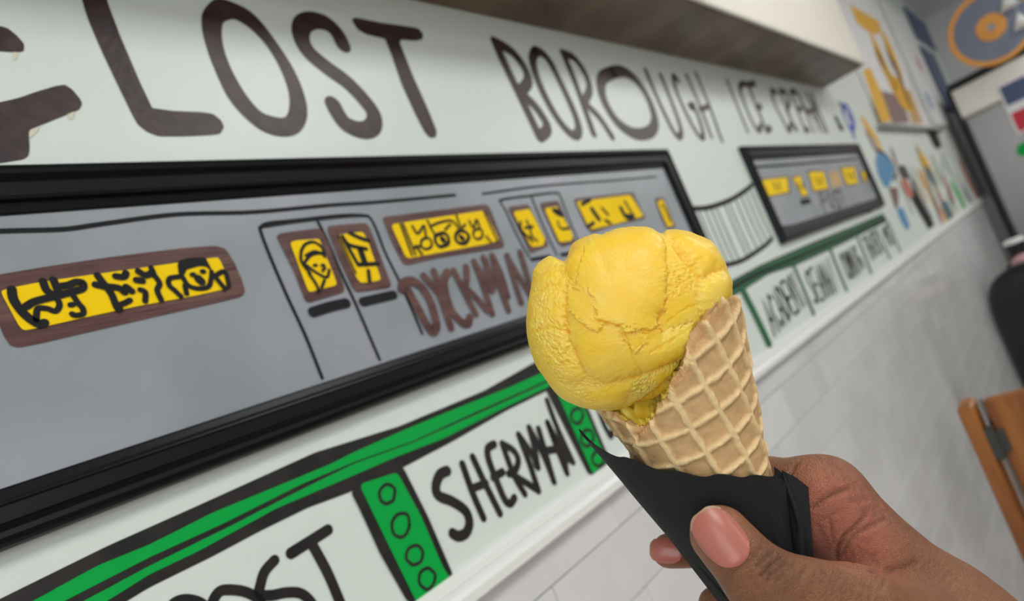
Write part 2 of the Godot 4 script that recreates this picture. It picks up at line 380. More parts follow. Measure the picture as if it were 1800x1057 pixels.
func paint_wall(wall: Node3D):
	paint(wall, "painted_letter", m.mauve, 1, "poly", 0, [[237,327,235,310,235,287,236,265,237,246,238,237,242,232,248,229,264,229,284,230,292,231,297,236,297,241,293,246,284,247,268,247,251,248,251,263,251,284,251,303,252,321,253,329]])
	paint(wall, "painted_letter", m.mauve, 1, "ring", 0, [[331,337,319,326,313,313,310,297,309,280,310,260,316,245,327,233,342,229,357,232,369,242,376,255,379,272,378,290,374,306,368,323,360,334,347,339,339,340], [339,323,332,319,326,307,323,293,323,277,326,261,332,249,342,245,351,245,358,252,364,265,366,280,365,295,361,308,354,318,347,323,343,324]])
	paint(wall, "painted_letter", m.mauve, 1, "stroke", 16.0, [[442,315,441,325,434,333,420,334,407,328,400,317,401,304,413,291,428,279,439,263,443,250,436,239,422,235,408,240,404,249,403,257]])
	paint(wall, "painted_letter", m.mauve, 1, "poly", 0, [[465,341,471,344,499,343,532,344,551,344,554,338,549,332,537,329,515,328,513,286,514,258,513,235,508,229,500,228,496,234,494,252,493,280,497,315,498,327,476,328,467,332]])
	paint(wall, "painted_letter", m.mauve, 1, "poly", 0, [[171,295,184,297,187,296,190,292,192,287,191,284,190,282,185,281,181,281,166,280], [154,244,167,249,177,252,189,257,200,261,205,262,208,259,210,253,210,250,207,246,199,243,186,237,176,233,174,228,172,221,170,217,167,215,155,213,144,212]])
	paint(wall, "paint_drip", m.cream, 1, "poly", 0, [[184,281,187,281,185,277,183,275,183,278], [175,232,182,235,180,232,175,228,174,227], [199,243,204,245,201,239,199,240]])
	paint(wall, "painted_letter", m.mauve, 1, "stroke", 14.4, [[671,343,671,318,674,281,677,232], [671,343,696,334,707,315,702,298,679,285], [678,283,694,268,702,249,697,238,677,230]])
	paint(wall, "painted_letter", m.mauve, 1, "stroke", 13.5, [[746,340,731,327,724,302,725,274,732,250,745,234,760,234,771,247,774,271,772,303,768,330,757,340,746,340]])
	paint(wall, "painted_letter", m.mauve, 1, "stroke", 12.5, [[809,344,808,306,798,235], [809,344,833,339,843,319,838,298,813,280], [809,277,830,257,841,231]])
	paint(wall, "painted_letter", m.mauve, 1, "stroke", 18.6, [[922,327,884,315,865,293,864,269,877,248,910,235,955,238,985,252,998,274,998,299,984,321,956,331,922,327]])
	paint(wall, "painted_letter", m.mauve, 1, "stroke", 11.9, [[1033,338,1032,306,1033,272,1037,241,1048,231,1068,244,1077,283,1081,334]])
	paint(wall, "painted_letter", m.mauve, 1, "stroke", 11.5, [[1141,330,1131,337,1117,317,1114,284,1120,245,1134,229,1151,242,1159,276,1141,285,1163,288]])
	paint(wall, "painted_letter", m.mauve, 1, "stroke", 10.5, [[1186,342,1186,287,1177,232], [1233,349,1229,289,1216,225], [1178,280,1229,289]])
	paint(wall, "painted_letter", m.mauve, 1, "stroke", 11.2, [[1375,345,1365,244]])
	paint(wall, "painted_letter", m.mauve, 1, "stroke", 13.3, [[1489,344,1462,346,1427,332,1416,296,1416,261,1428,245,1459,257]])
	paint(wall, "painted_letter", m.mauve, 1, "stroke", 14.1, [[1489,344,1476,245], [1489,344,1536,352], [1477,294,1511,300], [1476,245,1510,252]])
	paint(wall, "painted_letter", m.mauve, 1, "stroke", 14.3, [[1663,337,1633,340,1611,312,1619,269,1627,247,1665,263]])
	paint(wall, "painted_letter", m.mauve, 1, "stroke", 14.1, [[1693,343,1680,251], [1693,343,1737,341,1719,313,1678,293,1693,252]])
	paint(wall, "painted_letter", m.mauve, 1, "stroke", 15.1, [[1778,345,1755,248], [1778,345,1823,350], [1769,300,1807,306], [1755,248,1786,253]])
	paint(wall, "painted_letter", m.mauve, 1, "stroke", 15.0, [[1835,342,1828,293,1828,249], [1835,342,1841,313,1884,275,1884,252], [1835,298,1900,303]])
	paint(wall, "painted_letter", m.mauve, 1, "stroke", 16.1, [[1914,346,1925,250], [1914,346,1908,285], [1961,348,1917,285], [1961,348,1953,250]])
	paint(wall, "painted_beam", m.black, 1, "poly", 0, [[70,-1,83,0,131,3,183,4,262,6,334,0,432,-1,504,4,556,8,534,-22,510,-24,449,-24,379,-27,322,-28,275,-27,242,-24,208,-24,177,-25,141,-25,123,-27,110,-28,62,-27]])
	paint(wall, "painted_beam", m.green, 2, "poly", 0, [[81,-8,95,-7,124,-4,149,-5,186,-3,228,-4,266,-5,289,-4,337,-4,392,-5,460,-7,545,-7,539,-15,492,-15,412,-14,342,-14,286,-10,244,-9,190,-11,147,-11,106,-13,88,-14], [98,-17,113,-17,145,-15,192,-14,243,-12,285,-11,341,-15,411,-16,496,-17,538,-17,534,-22,494,-21,435,-21,370,-22,319,-19,282,-18,222,-16,172,-19,143,-19,121,-22,104,-22]])
	paint(wall, "stained_patch", m.cream, 1, "poly", 0, [[142,-25,177,-25,208,-24,242,-24,273,-27,276,-31,266,-31,239,-29,211,-29,191,-31,176,-32,159,-33,147,-34,139,-32]])
	paint(wall, "painted_column", m.black, 2, "poly", 0, [[275,-27,288,-26,319,-26,323,-28,326,-67,326,-113,303,-121,282,-110,277,-72,276,-39]])
	paint(wall, "painted_column", m.green, 3, "poly", 0, [[283,-25,316,-29,320,-64,320,-103,322,-113,288,-113,285,-63]])
	paint(wall, "painted_rivet", m.black, 4, "stroke", 2.3, [[306,-42,303,-45,300,-45,297,-45,294,-42,294,-39,295,-36,298,-34,302,-33,305,-34,307,-36,308,-39,306,-42]])
	paint(wall, "painted_rivet", m.black, 4, "stroke", 2.3, [[307,-66,303,-69,299,-70,296,-69,293,-66,293,-62,295,-58,298,-56,302,-55,306,-56,309,-58,309,-62,307,-66]])
	paint(wall, "painted_rivet", m.black, 4, "stroke", 2.3, [[307,-89,304,-91,301,-91,297,-90,295,-87,294,-84,296,-81,299,-79,302,-79,306,-80,308,-82,309,-86,307,-89]])
	paint(wall, "painted_rivet", m.black, 4, "stroke", 2.3, [[309,-107,306,-109,302,-110,299,-109,297,-106,296,-103,298,-99,301,-97,305,-97,308,-98,310,-101,311,-104,309,-107]])
	paint(wall, "painted_column", m.black, 2, "poly", 0, [[508,-22,538,-16,557,-55,556,-111,521,-112,516,-108]])
	paint(wall, "painted_column", m.green, 3, "poly", 0, [[521,-25,551,-53,550,-110,522,-111,522,-100]])
	paint(wall, "painted_rivet", m.black, 4, "stroke", 3.2, [[543,-60,538,-63,533,-64,529,-63,526,-60,525,-57,527,-54,532,-51,537,-51,541,-51,544,-54,545,-57,543,-60]])
	paint(wall, "painted_rivet", m.black, 4, "stroke", 3.2, [[544,-84,539,-86,534,-87,529,-86,526,-83,525,-80,528,-76,532,-74,537,-73,542,-74,546,-77,546,-80,544,-84]])
	paint(wall, "painted_rivet", m.black, 4, "stroke", 3.2, [[547,-106,542,-108,537,-109,533,-107,530,-105,529,-101,531,-98,536,-96,541,-95,545,-97,548,-99,549,-103,547,-106]])
	paint(wall, "painted_letter", m.black, 1, "stroke", 7.0, [[220,-44,235,-43,249,-42], [235,-45,237,-65,237,-84,237,-101]])
	paint(wall, "painted_letter", m.black, 1, "stroke", 6.2, [[209,-43,201,-46,196,-51,193,-56,199,-60,208,-63,216,-68,220,-77,219,-86]])
	paint(wall, "painted_letter", m.black, 1, "stroke", 5.9, [[162,-57,167,-48,173,-44,179,-46,186,-51,191,-58,191,-66]])
	paint(wall, "painted_letter", m.black, 1, "stroke", 5.6, [[146,-45,148,-39,152,-38,157,-40,162,-45,164,-52]])
	paint(wall, "painted_letter", m.black, 1, "stroke", 8.3, [[360,-45,352,-45,344,-51,343,-58,353,-67,361,-78,360,-87,353,-92,345,-91,341,-87]])
	paint(wall, "painted_letter", m.black, 1, "stroke", 6.6, [[377,-46,375,-69,375,-90], [390,-45,391,-68,393,-94], [377,-66,392,-68]])
	paint(wall, "painted_letter", m.black, 1, "stroke", 7.0, [[418,-44,409,-45,405,-54,404,-72,404,-87,408,-92,415,-90], [402,-67,414,-67]])
	paint(wall, "painted_letter", m.black, 1, "stroke", 6.6, [[427,-47,425,-73,428,-92], [427,-47,436,-56,437,-65,429,-71,420,-71], [423,-72,434,-84,445,-96]])
	paint(wall, "painted_letter", m.black, 1, "stroke", 6.9, [[450,-47,448,-73,445,-96], [450,-47,456,-68,455,-77], [466,-46,462,-63,456,-79], [466,-46,469,-73,468,-97]])
	paint(wall, "painted_letter", m.black, 1, "stroke", 7.2, [[477,-51,473,-72,468,-96], [492,-50,490,-71,489,-97], [469,-69,492,-75]])
	paint(wall, "painted_letter", m.black, 1, "stroke", 6.7, [[504,-32,502,-57,503,-92], [492,-50,496,-81,503,-92], [502,-57,497,-79,489,-96]])
	paint(wall, "painted_letter", m.black, 1, "stroke", 7.3, [[572,-63,571,-79,573,-91], [606,-61,598,-81,573,-91]])
	paint(wall, "painted_fence", m.ink, 1, "stroke", 8.0, [[968,120,1026,116,1079,117,1147,122,1219,132,1268,141]])
	paint(wall, "painted_fence", m.ink, 1, "stroke", 7.4, [[1002,27,1068,24,1139,28,1212,35,1252,42]])
	paint(wall, "painted_fence", m.ink, 1, "stroke", 3.5, [[982,118,981,77,978,33], [1003,116,1002,74,1000,30], [1026,115,1025,72,1023,28], [1049,115,1047,72,1046,27], [1070,116,1069,72,1069,28], [1108,119,1106,74,1107,29], [1128,120,1127,74,1128,29], [1161,123,1159,76,1161,31], [1191,127,1189,79,1192,33], [1218,131,1216,82,1219,36], [1246,136,1245,87,1249,40]])
	paint(wall, "painted_beam", m.ink, 1, "poly", 0, [[947,-4,1005,2,1137,7,1279,8,1479,9,1808,8,2163,9,2176,-16,1801,-18,1585,-19,1313,-18,1160,-12,1012,-19,941,-23]])
	paint(wall, "painted_beam", m.darkgreen, 2, "poly", 0, [[950,-8,1002,-1,1134,4,1275,5,1474,5,1802,4,2150,6,2159,-11,1807,-14,1589,-16,1316,-15,1163,-10,1015,-17,946,-21]])
	paint(wall, "painted_column", m.darkgreen, 3, "stroke", 22.0, [[1034,-21,1040,-61,1043,-103]])
	paint(wall, "painted_column", m.darkgreen, 3, "stroke", 13.4, [[1295,-18,1293,-65,1288,-107]])
	paint(wall, "painted_column", m.darkgreen, 3, "stroke", 15.5, [[1549,-22,1541,-65,1538,-104]])
	paint(wall, "painted_column", m.darkgreen, 3, "stroke", 15.8, [[1798,-19,1788,-65,1779,-104]])
	paint(wall, "painted_column", m.darkgreen, 3, "stroke", 14.7, [[2005,-25,2010,-67,2017,-102]])
	paint(wall, "painted_column", m.darkgreen, 3, "stroke", 14.9, [[2175,-23,2169,-67,2165,-103]])
	paint(wall, "painted_beam", m.ink, 3, "stroke", 5.9, [[978,-8,1018,-7,1123,-4,1263,-5,1457,-6,1782,-7,2147,-5]])
	word(wall, m.ink, 1, "ACADEMY", [1079,-44,1272,-27,1076,-100,1281,-84], 7)
	word(wall, m.ink, 1, "SEAMAN", [1330,-36,1508,-33,1317,-95,1489,-97], 7)
	word(wall, m.ink, 1, "CUMMING", [1585,-37,1744,-34,1582,-95,1749,-88], 7)
	word(wall, m.ink, 1, "THAYER", [1833,-28,1988,-23,1823,-82,1985,-77], 7)
	word(wall, m.ink, 1, "POST", [2068,-26,2156,-26,2058,-78,2148,-78], 7)
	paint(wall, "painted_figure", m.skin, 1, "stroke", 45.7, [[2428,238,2434,213,2444,190]])
	paint(wall, "painted_figure", m.amber, 2, "stroke", 55.6, [[2450,277,2482,256,2516,227,2518,202]])
	paint(wall, "painted_figure", m.skyblue, 2, "poly", 0, [[2441,185,2492,189,2553,177,2595,130,2503,97,2378,72,2325,78,2316,119,2361,158]])
	paint(wall, "painted_figure", m.skin, 2, "poly", 0, [[2393,71,2511,64,2477,41,2400,11,2348,12,2369,48]])
	paint(wall, "painted_figure", m.skyblue, 2, "poly", 0, [[2364,7,2451,2,2455,-29,2432,-62,2365,-62,2343,-29]])
	paint(wall, "painted_figure", m.skin, 1, "stroke", 39.8, [[2689,181,2663,143]])
	paint(wall, "painted_figure", m.black, 1, "stroke", 48.6, [[2668,107,2786,108]])
	paint(wall, "painted_figure", m.ink, 1, "stroke", 12.6, [[2603,133,2574,79,2586,34,2566,-24], [2905,120,2881,55,2876,-2,2874,-67]])
	paint(wall, "painted_figure", m.rust, 2, "stroke", 67.7, [[2633,53,2700,55]])
	paint(wall, "painted_figure", m.teal, 1, "stroke", 62.5, [[2808,63,2777,33]])
	paint(wall, "painted_letter", m.ink, 1, "stroke", 23.2, [[2657,29,2812,29], [2655,20,2814,19]])
	paint(wall, "painted_letter", m.ink, 1, "stroke", 23.3, [[2669,8,2820,8], [2667,-1,2822,-2]])
	paint(wall, "painted_letter", m.ink, 1, "stroke", 23.4, [[2682,-13,2827,-12], [2680,-22,2829,-23]])
	paint(wall, "painted_letter", m.ink, 1, "stroke", 23.5, [[2695,-34,2835,-33], [2693,-43,2837,-43]])
	paint(wall, "painted_letter", m.ink, 1, "stroke", 23.6, [[2708,-55,2843,-54], [2706,-64,2845,-64]])
	paint(wall, "painted_letter", m.ink, 1, "stroke", 23.7, [[2721,-76,2851,-75], [2719,-86,2853,-85]])
	paint(wall, "painted_figure", m.tan, 1, "stroke", 52.0, [[3237,181,3246,154,3266,131]])
	paint(wall, "painted_figure", m.amber, 2, "stroke", 142.3, [[3260,108,3285,91]])
	paint(wall, "painted_figure", m.teal, 3, "stroke", 83.5, [[3238,75,3287,66]])
	paint(wall, "painted_figure", m.tan, 1, "stroke", 100.8, [[3090,57,3064,28,3066,-20]])
	paint(wall, "painted_figure", m.rose, 1, "stroke", 84.7, [[3095,-39,3081,-68,3044,-100]])
	paint(wall, "painted_figure", m.amber, 2, "stroke", 86.9, [[3171,-94,3365,-98]])
	paint(wall, "painted_figure", m.teal, 3, "stroke", 86.0, [[3216,-80,3346,-82]])
	paint(wall, "painted_figure", m.green, 1, "stroke", 112.7, [[3778,-24,3805,-52,3807,-81]])
	paint(wall, "painted_figure", m.rose, 1, "stroke", 78.5, [[3568,28,3563,-1,3527,-29]])
	paint(wall, "painted_figure", m.rust, 1, "stroke", 114.7, [[4426,75,4410,4,4463,-72]])
	paint(wall, "painted_figure", m.sage, 1, "stroke", 90.1, [[3834,110,3849,67]])
	paint(wall, "painted_figure", m.ink, 1, "stroke", 104.5, [[3738,232,3939,241]])
	paint(wall, "painted_figure", m.sage, 1, "stroke", 63.8, [[3473,-44,3513,-77]])
	paint(wall, "painted_figure", m.tan, 1, "stroke", 49.0, [[3240,9,3278,-30], [2862,48,2895,5]])
	paint(wall, "painted_figure", m.tan, 1, "stroke", 63.6, [[3299,70,3260,26,3245,-10], [3002,83,2999,57]])
	paint(wall, "painted_figure", m.rose, 1, "stroke", 73.6, [[3245,-10,3231,-45,3239,-73]])
	paint(wall, "painted_figure", m.sage, 1, "stroke", 84.3, [[3507,119,3491,81,3456,53]])
	paint(wall, "painted_figure", m.rust, 1, "stroke", 65.4, [[3582,-12,3561,-41]])
	paint(wall, "painted_figure", m.ink, 3, "stroke", 15.9, [[3209,191,3183,151,3194,115,3150,58,3077,-16,3027,-81], [3697,114,3621,56,3613,-14], [4005,39,3954,-24,4012,-83]])
	paint(wall, "painted_figure", m.amber, 2, "stroke", 53.9, [[3178,129,3183,111]])
	paint(wall, "painted_figure", m.teal, 1, "stroke", 85.0, [[4113,-45,4131,-91]])
	paint(wall, "painted_figure", m.ink, 3, "stroke", 11.4, [[2463,191,2568,168,2597,122,2505,90], [2386,68,2356,8]])
	paint(wall, "painted_emblem", m.blue, 1, "stroke", 17.6, [[2322,300,2305,281,2278,266,2247,259,2221,261,2207,272,2208,290,2223,308,2250,324,2281,332,2308,330,2323,318,2322,300]])
	paint(wall, "painted_emblem", m.blue, 2, "stroke", 29.6, [[2234,260,2225,240], [2288,307,2275,290]])
	paint(wall, "painted_emblem", m.ink, 1, "stroke", 22.0, [[2100,286,2123,282], [2102,263,2130,262], [2230,335,2241,319]])

# ---------------------------------------------------------------- framed train panels
func frame(u0: float, u1: float, v0: float, v1: float, label: String) -> Node3D:
	var t := base("picture_frame", Vector3(0, EYE, 0), label, "picture frame", "black framed train panels on the mural")
	var W := 0.0272
	var prof := [Vector2(0, 0), Vector2(0, 0.005), Vector2(0.001, 0.0085), Vector2(0.0025, 0.0108), Vector2(0.005, 0.0122), Vector2(0.0075, 0.0118), Vector2(0.0095, 0.0098), Vector2(0.0105, 0.0090), Vector2(0.0115, 0.0096), Vector2(0.0185, 0.0090), Vector2(0.0195, 0.0098), Vector2(0.0205, 0.0095), Vector2(0.0212, 0.0062), Vector2(0.0225, 0.0062), Vector2(0.0262, 0.0052), Vector2(W, 0.0046), Vector2(W, 0.001)]
	var o := Vector3(0, 0, 1)
	obj("frame_rail", sweep(prof, Vector3(u0, v1, 0), Vector3(u1, v1, 0), Vector3.DOWN, o, 1, 1), m.frame_black, t)
	obj("frame_rail", sweep(prof, Vector3(u1, v0, 0), Vector3(u0, v0, 0), Vector3.UP, o, 1, 1), m.frame_black, t)
	obj("frame_rail", sweep(prof, Vector3(u1, v1, 0), Vector3(u1, v0, 0), Vector3.LEFT, o, 1, 1), m.frame_black, t)
	obj("frame_rail", sweep(prof, Vector3(u0, v0, 0), Vector3(u0, v1, 0), Vector3.RIGHT, o, 1, 1), m.frame_black, t)
	var b := BoxMesh.new(); b.size = Vector3(u1 - u0 - 2 * W + 0.002, v1 - v0 - 2 * W + 0.002, 0.003)
	var p := obj("panel", b, m.panel_grey, t); p.position = Vector3((u0 + u1) / 2, (v0 + v1) / 2, 0.0025)
	return t
func shifted(t: Node3D) -> Node3D:      # sub-parts of the panel are drawn in wall coordinates: undo the panel's own offset
	return t.get_node("panel")
func build_frames():
	var f := frame(-0.26, 0.9668, 0.0195, 0.2085, "long black frame round a grey painted train car, left of the cone")
	paint_panel_long(shifted(f)); settle(shifted(f))
	f = frame(1.275, 2.183, 0.0255, 0.2105, "smaller black frame round a grey train panel, right of the painted fence")
	paint_panel_short(shifted(f)); settle(shifted(f))
func settle(p: Node3D):
	for c in p.get_children(): c.position = -p.position + Vector3(0, 0, 0.004)
func paint_panel_long(panel: Node3D):
	paint(panel, "painted_window", m.brown, 1, "poly", 0, [[124,150,133,150,153,151,189,152,230,152,252,151,258,148,260,138,260,126,259,118,255,115,232,114,197,113,166,112,138,111,128,111,125,113,124,118,124,123,124,142]])
	paint(panel, "painted_glass", m.yellow, 2, "poly", 0, [[130,141,134,142,150,143,178,143,201,143,222,143,250,143,251,140,251,122,226,121,192,121,162,120,141,119,132,119]])
	paint(panel, "painted_outline", m.ink, 3, "stroke", 4.4, [[135,141,134,136,135,130,137,125,140,121,143,121]])
	paint(panel, "painted_outline", m.ink, 3, "stroke", 4.0, [[150,143,150,138,152,135], [155,143,155,138,155,135], [138,131,143,133,153,134,162,135,167,136,168,139,165,140,161,139,156,139]])
	paint(panel, "painted_outline", m.ink, 3, "stroke", 3.1, [[153,133,153,129,150,126,147,128,143,129,141,126,140,123], [161,133,162,128,163,125,162,122,158,122,157,123], [158,128,159,128]])
	paint(panel, "painted_outline", m.ink, 3, "stroke", 4.0, [[177,142,178,138,179,135,180,130,180,126,180,122,181,121], [174,137,178,135], [179,135,185,133,187,130], [186,140,190,139,192,141], [189,133,191,130], [196,136,199,135], [199,141,202,138,206,139]])
	paint(panel, "painted_outline", m.ink, 3, "stroke", 3.4, [[207,142,207,138,206,138], [196,130,198,128,196,123], [207,137,208,132,205,128,205,122], [180,123,185,124,188,125]])
	paint(panel, "painted_outline", m.ink, 3, "poly", 0, [[223,142,225,144,232,145,242,144,242,140,243,133,240,138,235,139,227,138,223,133,221,135]])
	paint(panel, "painted_outline", m.ink, 3, "stroke", 3.2, [[223,133,224,128,229,125,236,125,240,130,242,134], [222,128,221,123], [222,134,215,134,213,130,215,126,217,122], [243,131,250,133,250,127,249,123], [243,130,245,124,246,122], [229,134,230,134], [236,135,237,135]])
	paint(panel, "painted_outline", m.ink, 3, "stroke", 5.5, [[232,131,233,129]])
	paint(panel, "painted_door", m.ink, 1, "stroke", 2.6, [[287,50,288,80,287,110,287,138,288,157,290,160,297,162,319,162,361,162,382,160,387,157,388,147,387,127,389,98,389,59], [337,159,338,144,338,117,339,92,339,50]])
	paint(panel, "painted_door", m.ink, 2, "stroke", 1.9, [[292,160,319,161,360,161,383,160]])
	paint(panel, "painted_window", m.brown, 2, "poly", 0, [[298,152,302,154,336,154,338,144,335,107,332,104,301,102,299,104,300,125]])
	paint(panel, "painted_glass", m.yellow, 3, "poly", 0, [[306,146,311,147,331,146,331,142,330,112,328,110,305,109,304,111]])
	paint(panel, "painted_outline", m.ink, 4, "stroke", 2.3, [[311,138,317,143,325,144,330,139,329,132], [310,130,319,135,330,135], [314,135,323,137,329,133], [311,128,316,122,323,117,328,122], [317,127,319,127], [322,122,325,124], [310,122,312,114,312,108], [320,115,315,110], [311,138,308,131,311,122], [323,126,325,126]])
	paint(panel, "painted_window", m.brown, 2, "poly", 0, [[342,155,379,154,382,151,379,102,376,100,344,102,342,106,341,131]])
	paint(panel, "painted_glass", m.yellow, 3, "poly", 0, [[348,147,373,147,374,140,371,108,367,107,351,108,349,112]])
	paint(panel, "painted_outline", m.ink, 4, "stroke", 3.4, [[352,145,355,138,369,133], [360,147,368,142,375,139], [352,143,354,129,355,123], [355,122,374,120], [362,116,359,108]])
	paint(panel, "painted_outline", m.ink, 4, "stroke", 5.7, [[363,132,362,122]])
	paint(panel, "painted_outline", m.ink, 4, "stroke", 1.5, [[349,146,350,116]])
	paint(panel, "painted_bar", m.ink, 2, "stroke", 7.5, [[301,95,317,96,331,96]])
	paint(panel, "painted_bar", m.ink, 2, "stroke", 7.2, [[346,94,361,94,377,94]])
	paint(panel, "painted_window", m.brown, 2, "poly", 0, [[399,156,402,157,531,158,535,155,533,118,530,114,441,116,403,115,400,117,398,136]])
	paint(panel, "painted_glass", m.yellow, 3, "poly", 0, [[404,150,522,152,525,149,528,121,506,120,443,120,405,120]])
	paint(panel, "painted_outline", m.ink, 4, "stroke", 2.2, [[414,149,412,122], [417,149,416,122], [523,150,524,120], [446,149,446,143,447,137], [448,144,459,146,475,146,480,137], [484,151,483,139,490,141], [462,139,471,143], [426,146,428,139,439,145,436,136], [497,144,499,137,508,144,507,135], [420,129,423,121], [511,127,514,121], [418,128,424,128]])
	paint(panel, "painted_outline", m.ink, 4, "stroke", 3.5, [[461,129,458,126,452,125,447,125,445,128,445,131,448,135,454,136,459,136,462,133,461,129], [488,129,484,126,479,124,473,125,470,128,471,131,474,134,480,136,485,135,488,132,488,129]])
	paint(panel, "painted_outline", m.ink, 4, "stroke", 2.4, [[439,128,437,126,433,125,429,125,427,127,427,130,430,133,434,134,438,134,440,131,439,128], [508,130,505,127,501,126,497,126,495,128,495,131,498,134,503,135,507,135,509,133,508,130]])
	paint(panel, "painted_outline", m.ink, 4, "stroke", 5.9, [[454,131,455,130], [478,130,479,129]])
	paint(panel, "painted_letter", m.brown, 3, "stroke", 8.0, [[387,97,392,101,402,101,409,93,411,81,409,69,406,61,400,58,397,64,395,78,393,94]])
	paint(panel, "painted_letter", m.brown, 3, "stroke", 7.1, [[416,103,424,87], [429,105,427,90], [425,89,423,73,421,57]])
	paint(panel, "painted_letter", m.brown, 3, "stroke", 7.6, [[444,102,436,96,431,82,430,69,436,58,442,56,447,60]])
	paint(panel, "painted_letter", m.brown, 3, "stroke", 6.8, [[452,102,454,81,456,62], [469,103,464,94,457,86], [458,85,466,73,471,62]])
	paint(panel, "painted_letter", m.brown, 3, "stroke", 7.1, [[482,106,480,82,476,58], [496,108,495,87,489,78], [482,103,488,78], [497,105,490,87,492,80]])
	paint(panel, "painted_letter", m.brown, 3, "stroke", 7.4, [[509,108,502,82,499,57], [509,108,510,90,506,69]])
	paint(panel, "painted_letter", m.brown, 3, "stroke", 7.3, [[530,105,525,84,521,60], [529,104,534,82,539,62], [551,106,547,87,542,65]])
	paint(panel, "painted_door", m.ink, 1, "stroke", 2.4, [[562,100,558,123,557,150,555,158,560,161,609,162,654,162,660,157,658,132,658,106], [608,161,607,129,608,96]])
	paint(panel, "painted_window", m.brown, 2, "poly", 0, [[562,153,597,153,602,107,566,103,566,115]])
	paint(panel, "painted_glass", m.yellow, 3, "poly", 0, [[566,147,595,148,599,114,591,108,571,109]])
	paint(panel, "painted_outline", m.ink, 4, "stroke", 2.9, [[581,136,582,129,579,121,584,114], [571,136,567,128,574,117], [574,129,587,129], [575,119,576,114]])
	paint(panel, "painted_window", m.brown, 2, "poly", 0, [[617,153,652,153,652,104,622,103,618,110]])
	paint(panel, "painted_glass", m.yellow, 3, "poly", 0, [[620,146,645,147,651,113,644,107,621,108]])
	paint(panel, "painted_outline", m.ink, 4, "poly", 0, [[633,146,647,143,649,133,638,136,632,141]])
	paint(panel, "painted_outline", m.ink, 4, "stroke", 2.9, [[633,130,634,122,650,121]])
	paint(panel, "painted_bar", m.ink, 2, "stroke", 3.6, [[564,97,595,96]])
	paint(panel, "painted_bar", m.ink, 2, "stroke", 3.8, [[616,95,639,94]])
	paint(panel, "painted_window", m.brown, 2, "poly", 0, [[684,153,823,152,827,116,751,115,690,111,684,121]])
	paint(panel, "painted_glass", m.yellow, 3, "poly", 0, [[685,149,813,149,823,119,799,118,748,116,688,115]])
	paint(panel, "painted_outline", m.ink, 4, "stroke", 8.1, [[710,137,715,126], [775,133,778,123,791,121]])
	paint(panel, "painted_outline", m.ink, 4, "stroke", 4.4, [[732,137,739,129], [791,141,798,120], [693,145,714,149], [688,119,701,122], [728,122,736,118]])
	paint(panel, "painted_window", m.brown, 2, "poly", 0, [[874,140,901,140,899,97,875,96,869,105]])
	paint(panel, "painted_glass", m.yellow, 3, "poly", 0, [[875,135,895,137,894,100,874,99]])
	paint(panel, "painted_outline", m.ink, 4, "stroke", 4.3, [[885,130,889,119,888,106]])
	paint(panel, "painted_stripe", m.ink, 1, "stroke", 2.8, [[134,172,141,173,170,171,190,172,236,174,289,171,353,171,404,170,495,170]])
	paint(panel, "painted_stripe", m.ink, 1, "stroke", 2.1, [[534,169,545,169,615,171,697,171,794,170,907,170]])
func paint_panel_short(panel: Node3D):
	paint(panel, "painted_window", m.brown, 1, "poly", 0, [[1302,148,1474,147,1444,112,1303,112]])
	paint(panel, "painted_glass", m.yellow, 2, "poly", 0, [[1312,145,1460,144,1434,115,1312,114]])
	paint(panel, "painted_outline", m.ink, 3, "stroke", 6.5, [[1366,135,1366,124], [1394,135,1388,124]])
	paint(panel, "painted_window", m.brown, 1, "poly", 0, [[1491,144,1551,146,1550,98,1503,99]])
	paint(panel, "painted_glass", m.yellow, 2, "poly", 0, [[1495,141,1547,143,1546,101,1506,102]])
	paint(panel, "painted_outline", m.ink, 3, "stroke", 7.5, [[1511,128,1511,116], [1544,127,1536,116]])
	paint(panel, "painted_window", m.brown, 1, "poly", 0, [[1615,153,1748,148,1724,102,1590,104]])
	paint(panel, "painted_glass", m.yellow, 2, "poly", 0, [[1622,149,1737,145,1716,106,1600,107]])
	paint(panel, "painted_outline", m.ink, 3, "stroke", 8.5, [[1652,133,1652,120], [1691,133,1682,120]])
	paint(panel, "painted_window", m.brown, 1, "poly", 0, [[1899,151,2060,150,2016,100,1884,101]])
	paint(panel, "painted_glass", m.yellow, 2, "poly", 0, [[1908,148,2046,146,2008,103,1894,105]])
	paint(panel, "painted_outline", m.ink, 3, "stroke", 10.9, [[1943,133,1943,118], [1994,132,1982,118]])
	paint(panel, "painted_window", m.brown, 1, "poly", 0, [[2100,133,2155,131,2108,97,2076,103]])
	paint(panel, "painted_glass", m.yellow, 2, "poly", 0, [[2101,131,2149,129,2108,100,2081,105]])
	paint(panel, "painted_outline", m.ink, 3, "stroke", 12.2, [[2088,124,2088,109], [2145,123,2131,108]])
	paint(panel, "painted_window", m.tan, 1, "poly", 0, [[1779,143,1880,142,1848,106,1753,106]])
	word(panel, m.brown, 1, "POST", [1617,98,1820,96,1607,59,1828,55], 7)
	paint(panel, "painted_stripe", m.ink, 1, "stroke", 5.1, [[1293,171,1542,169,2127,168]])
	paint(panel, "painted_stripe", m.ink, 1, "stroke", 4.1, [[1290,55,1619,39,2027,24]])
	paint(panel, "painted_bar", m.ink, 1, "stroke", 11.9, [[1482,89,1542,89]])

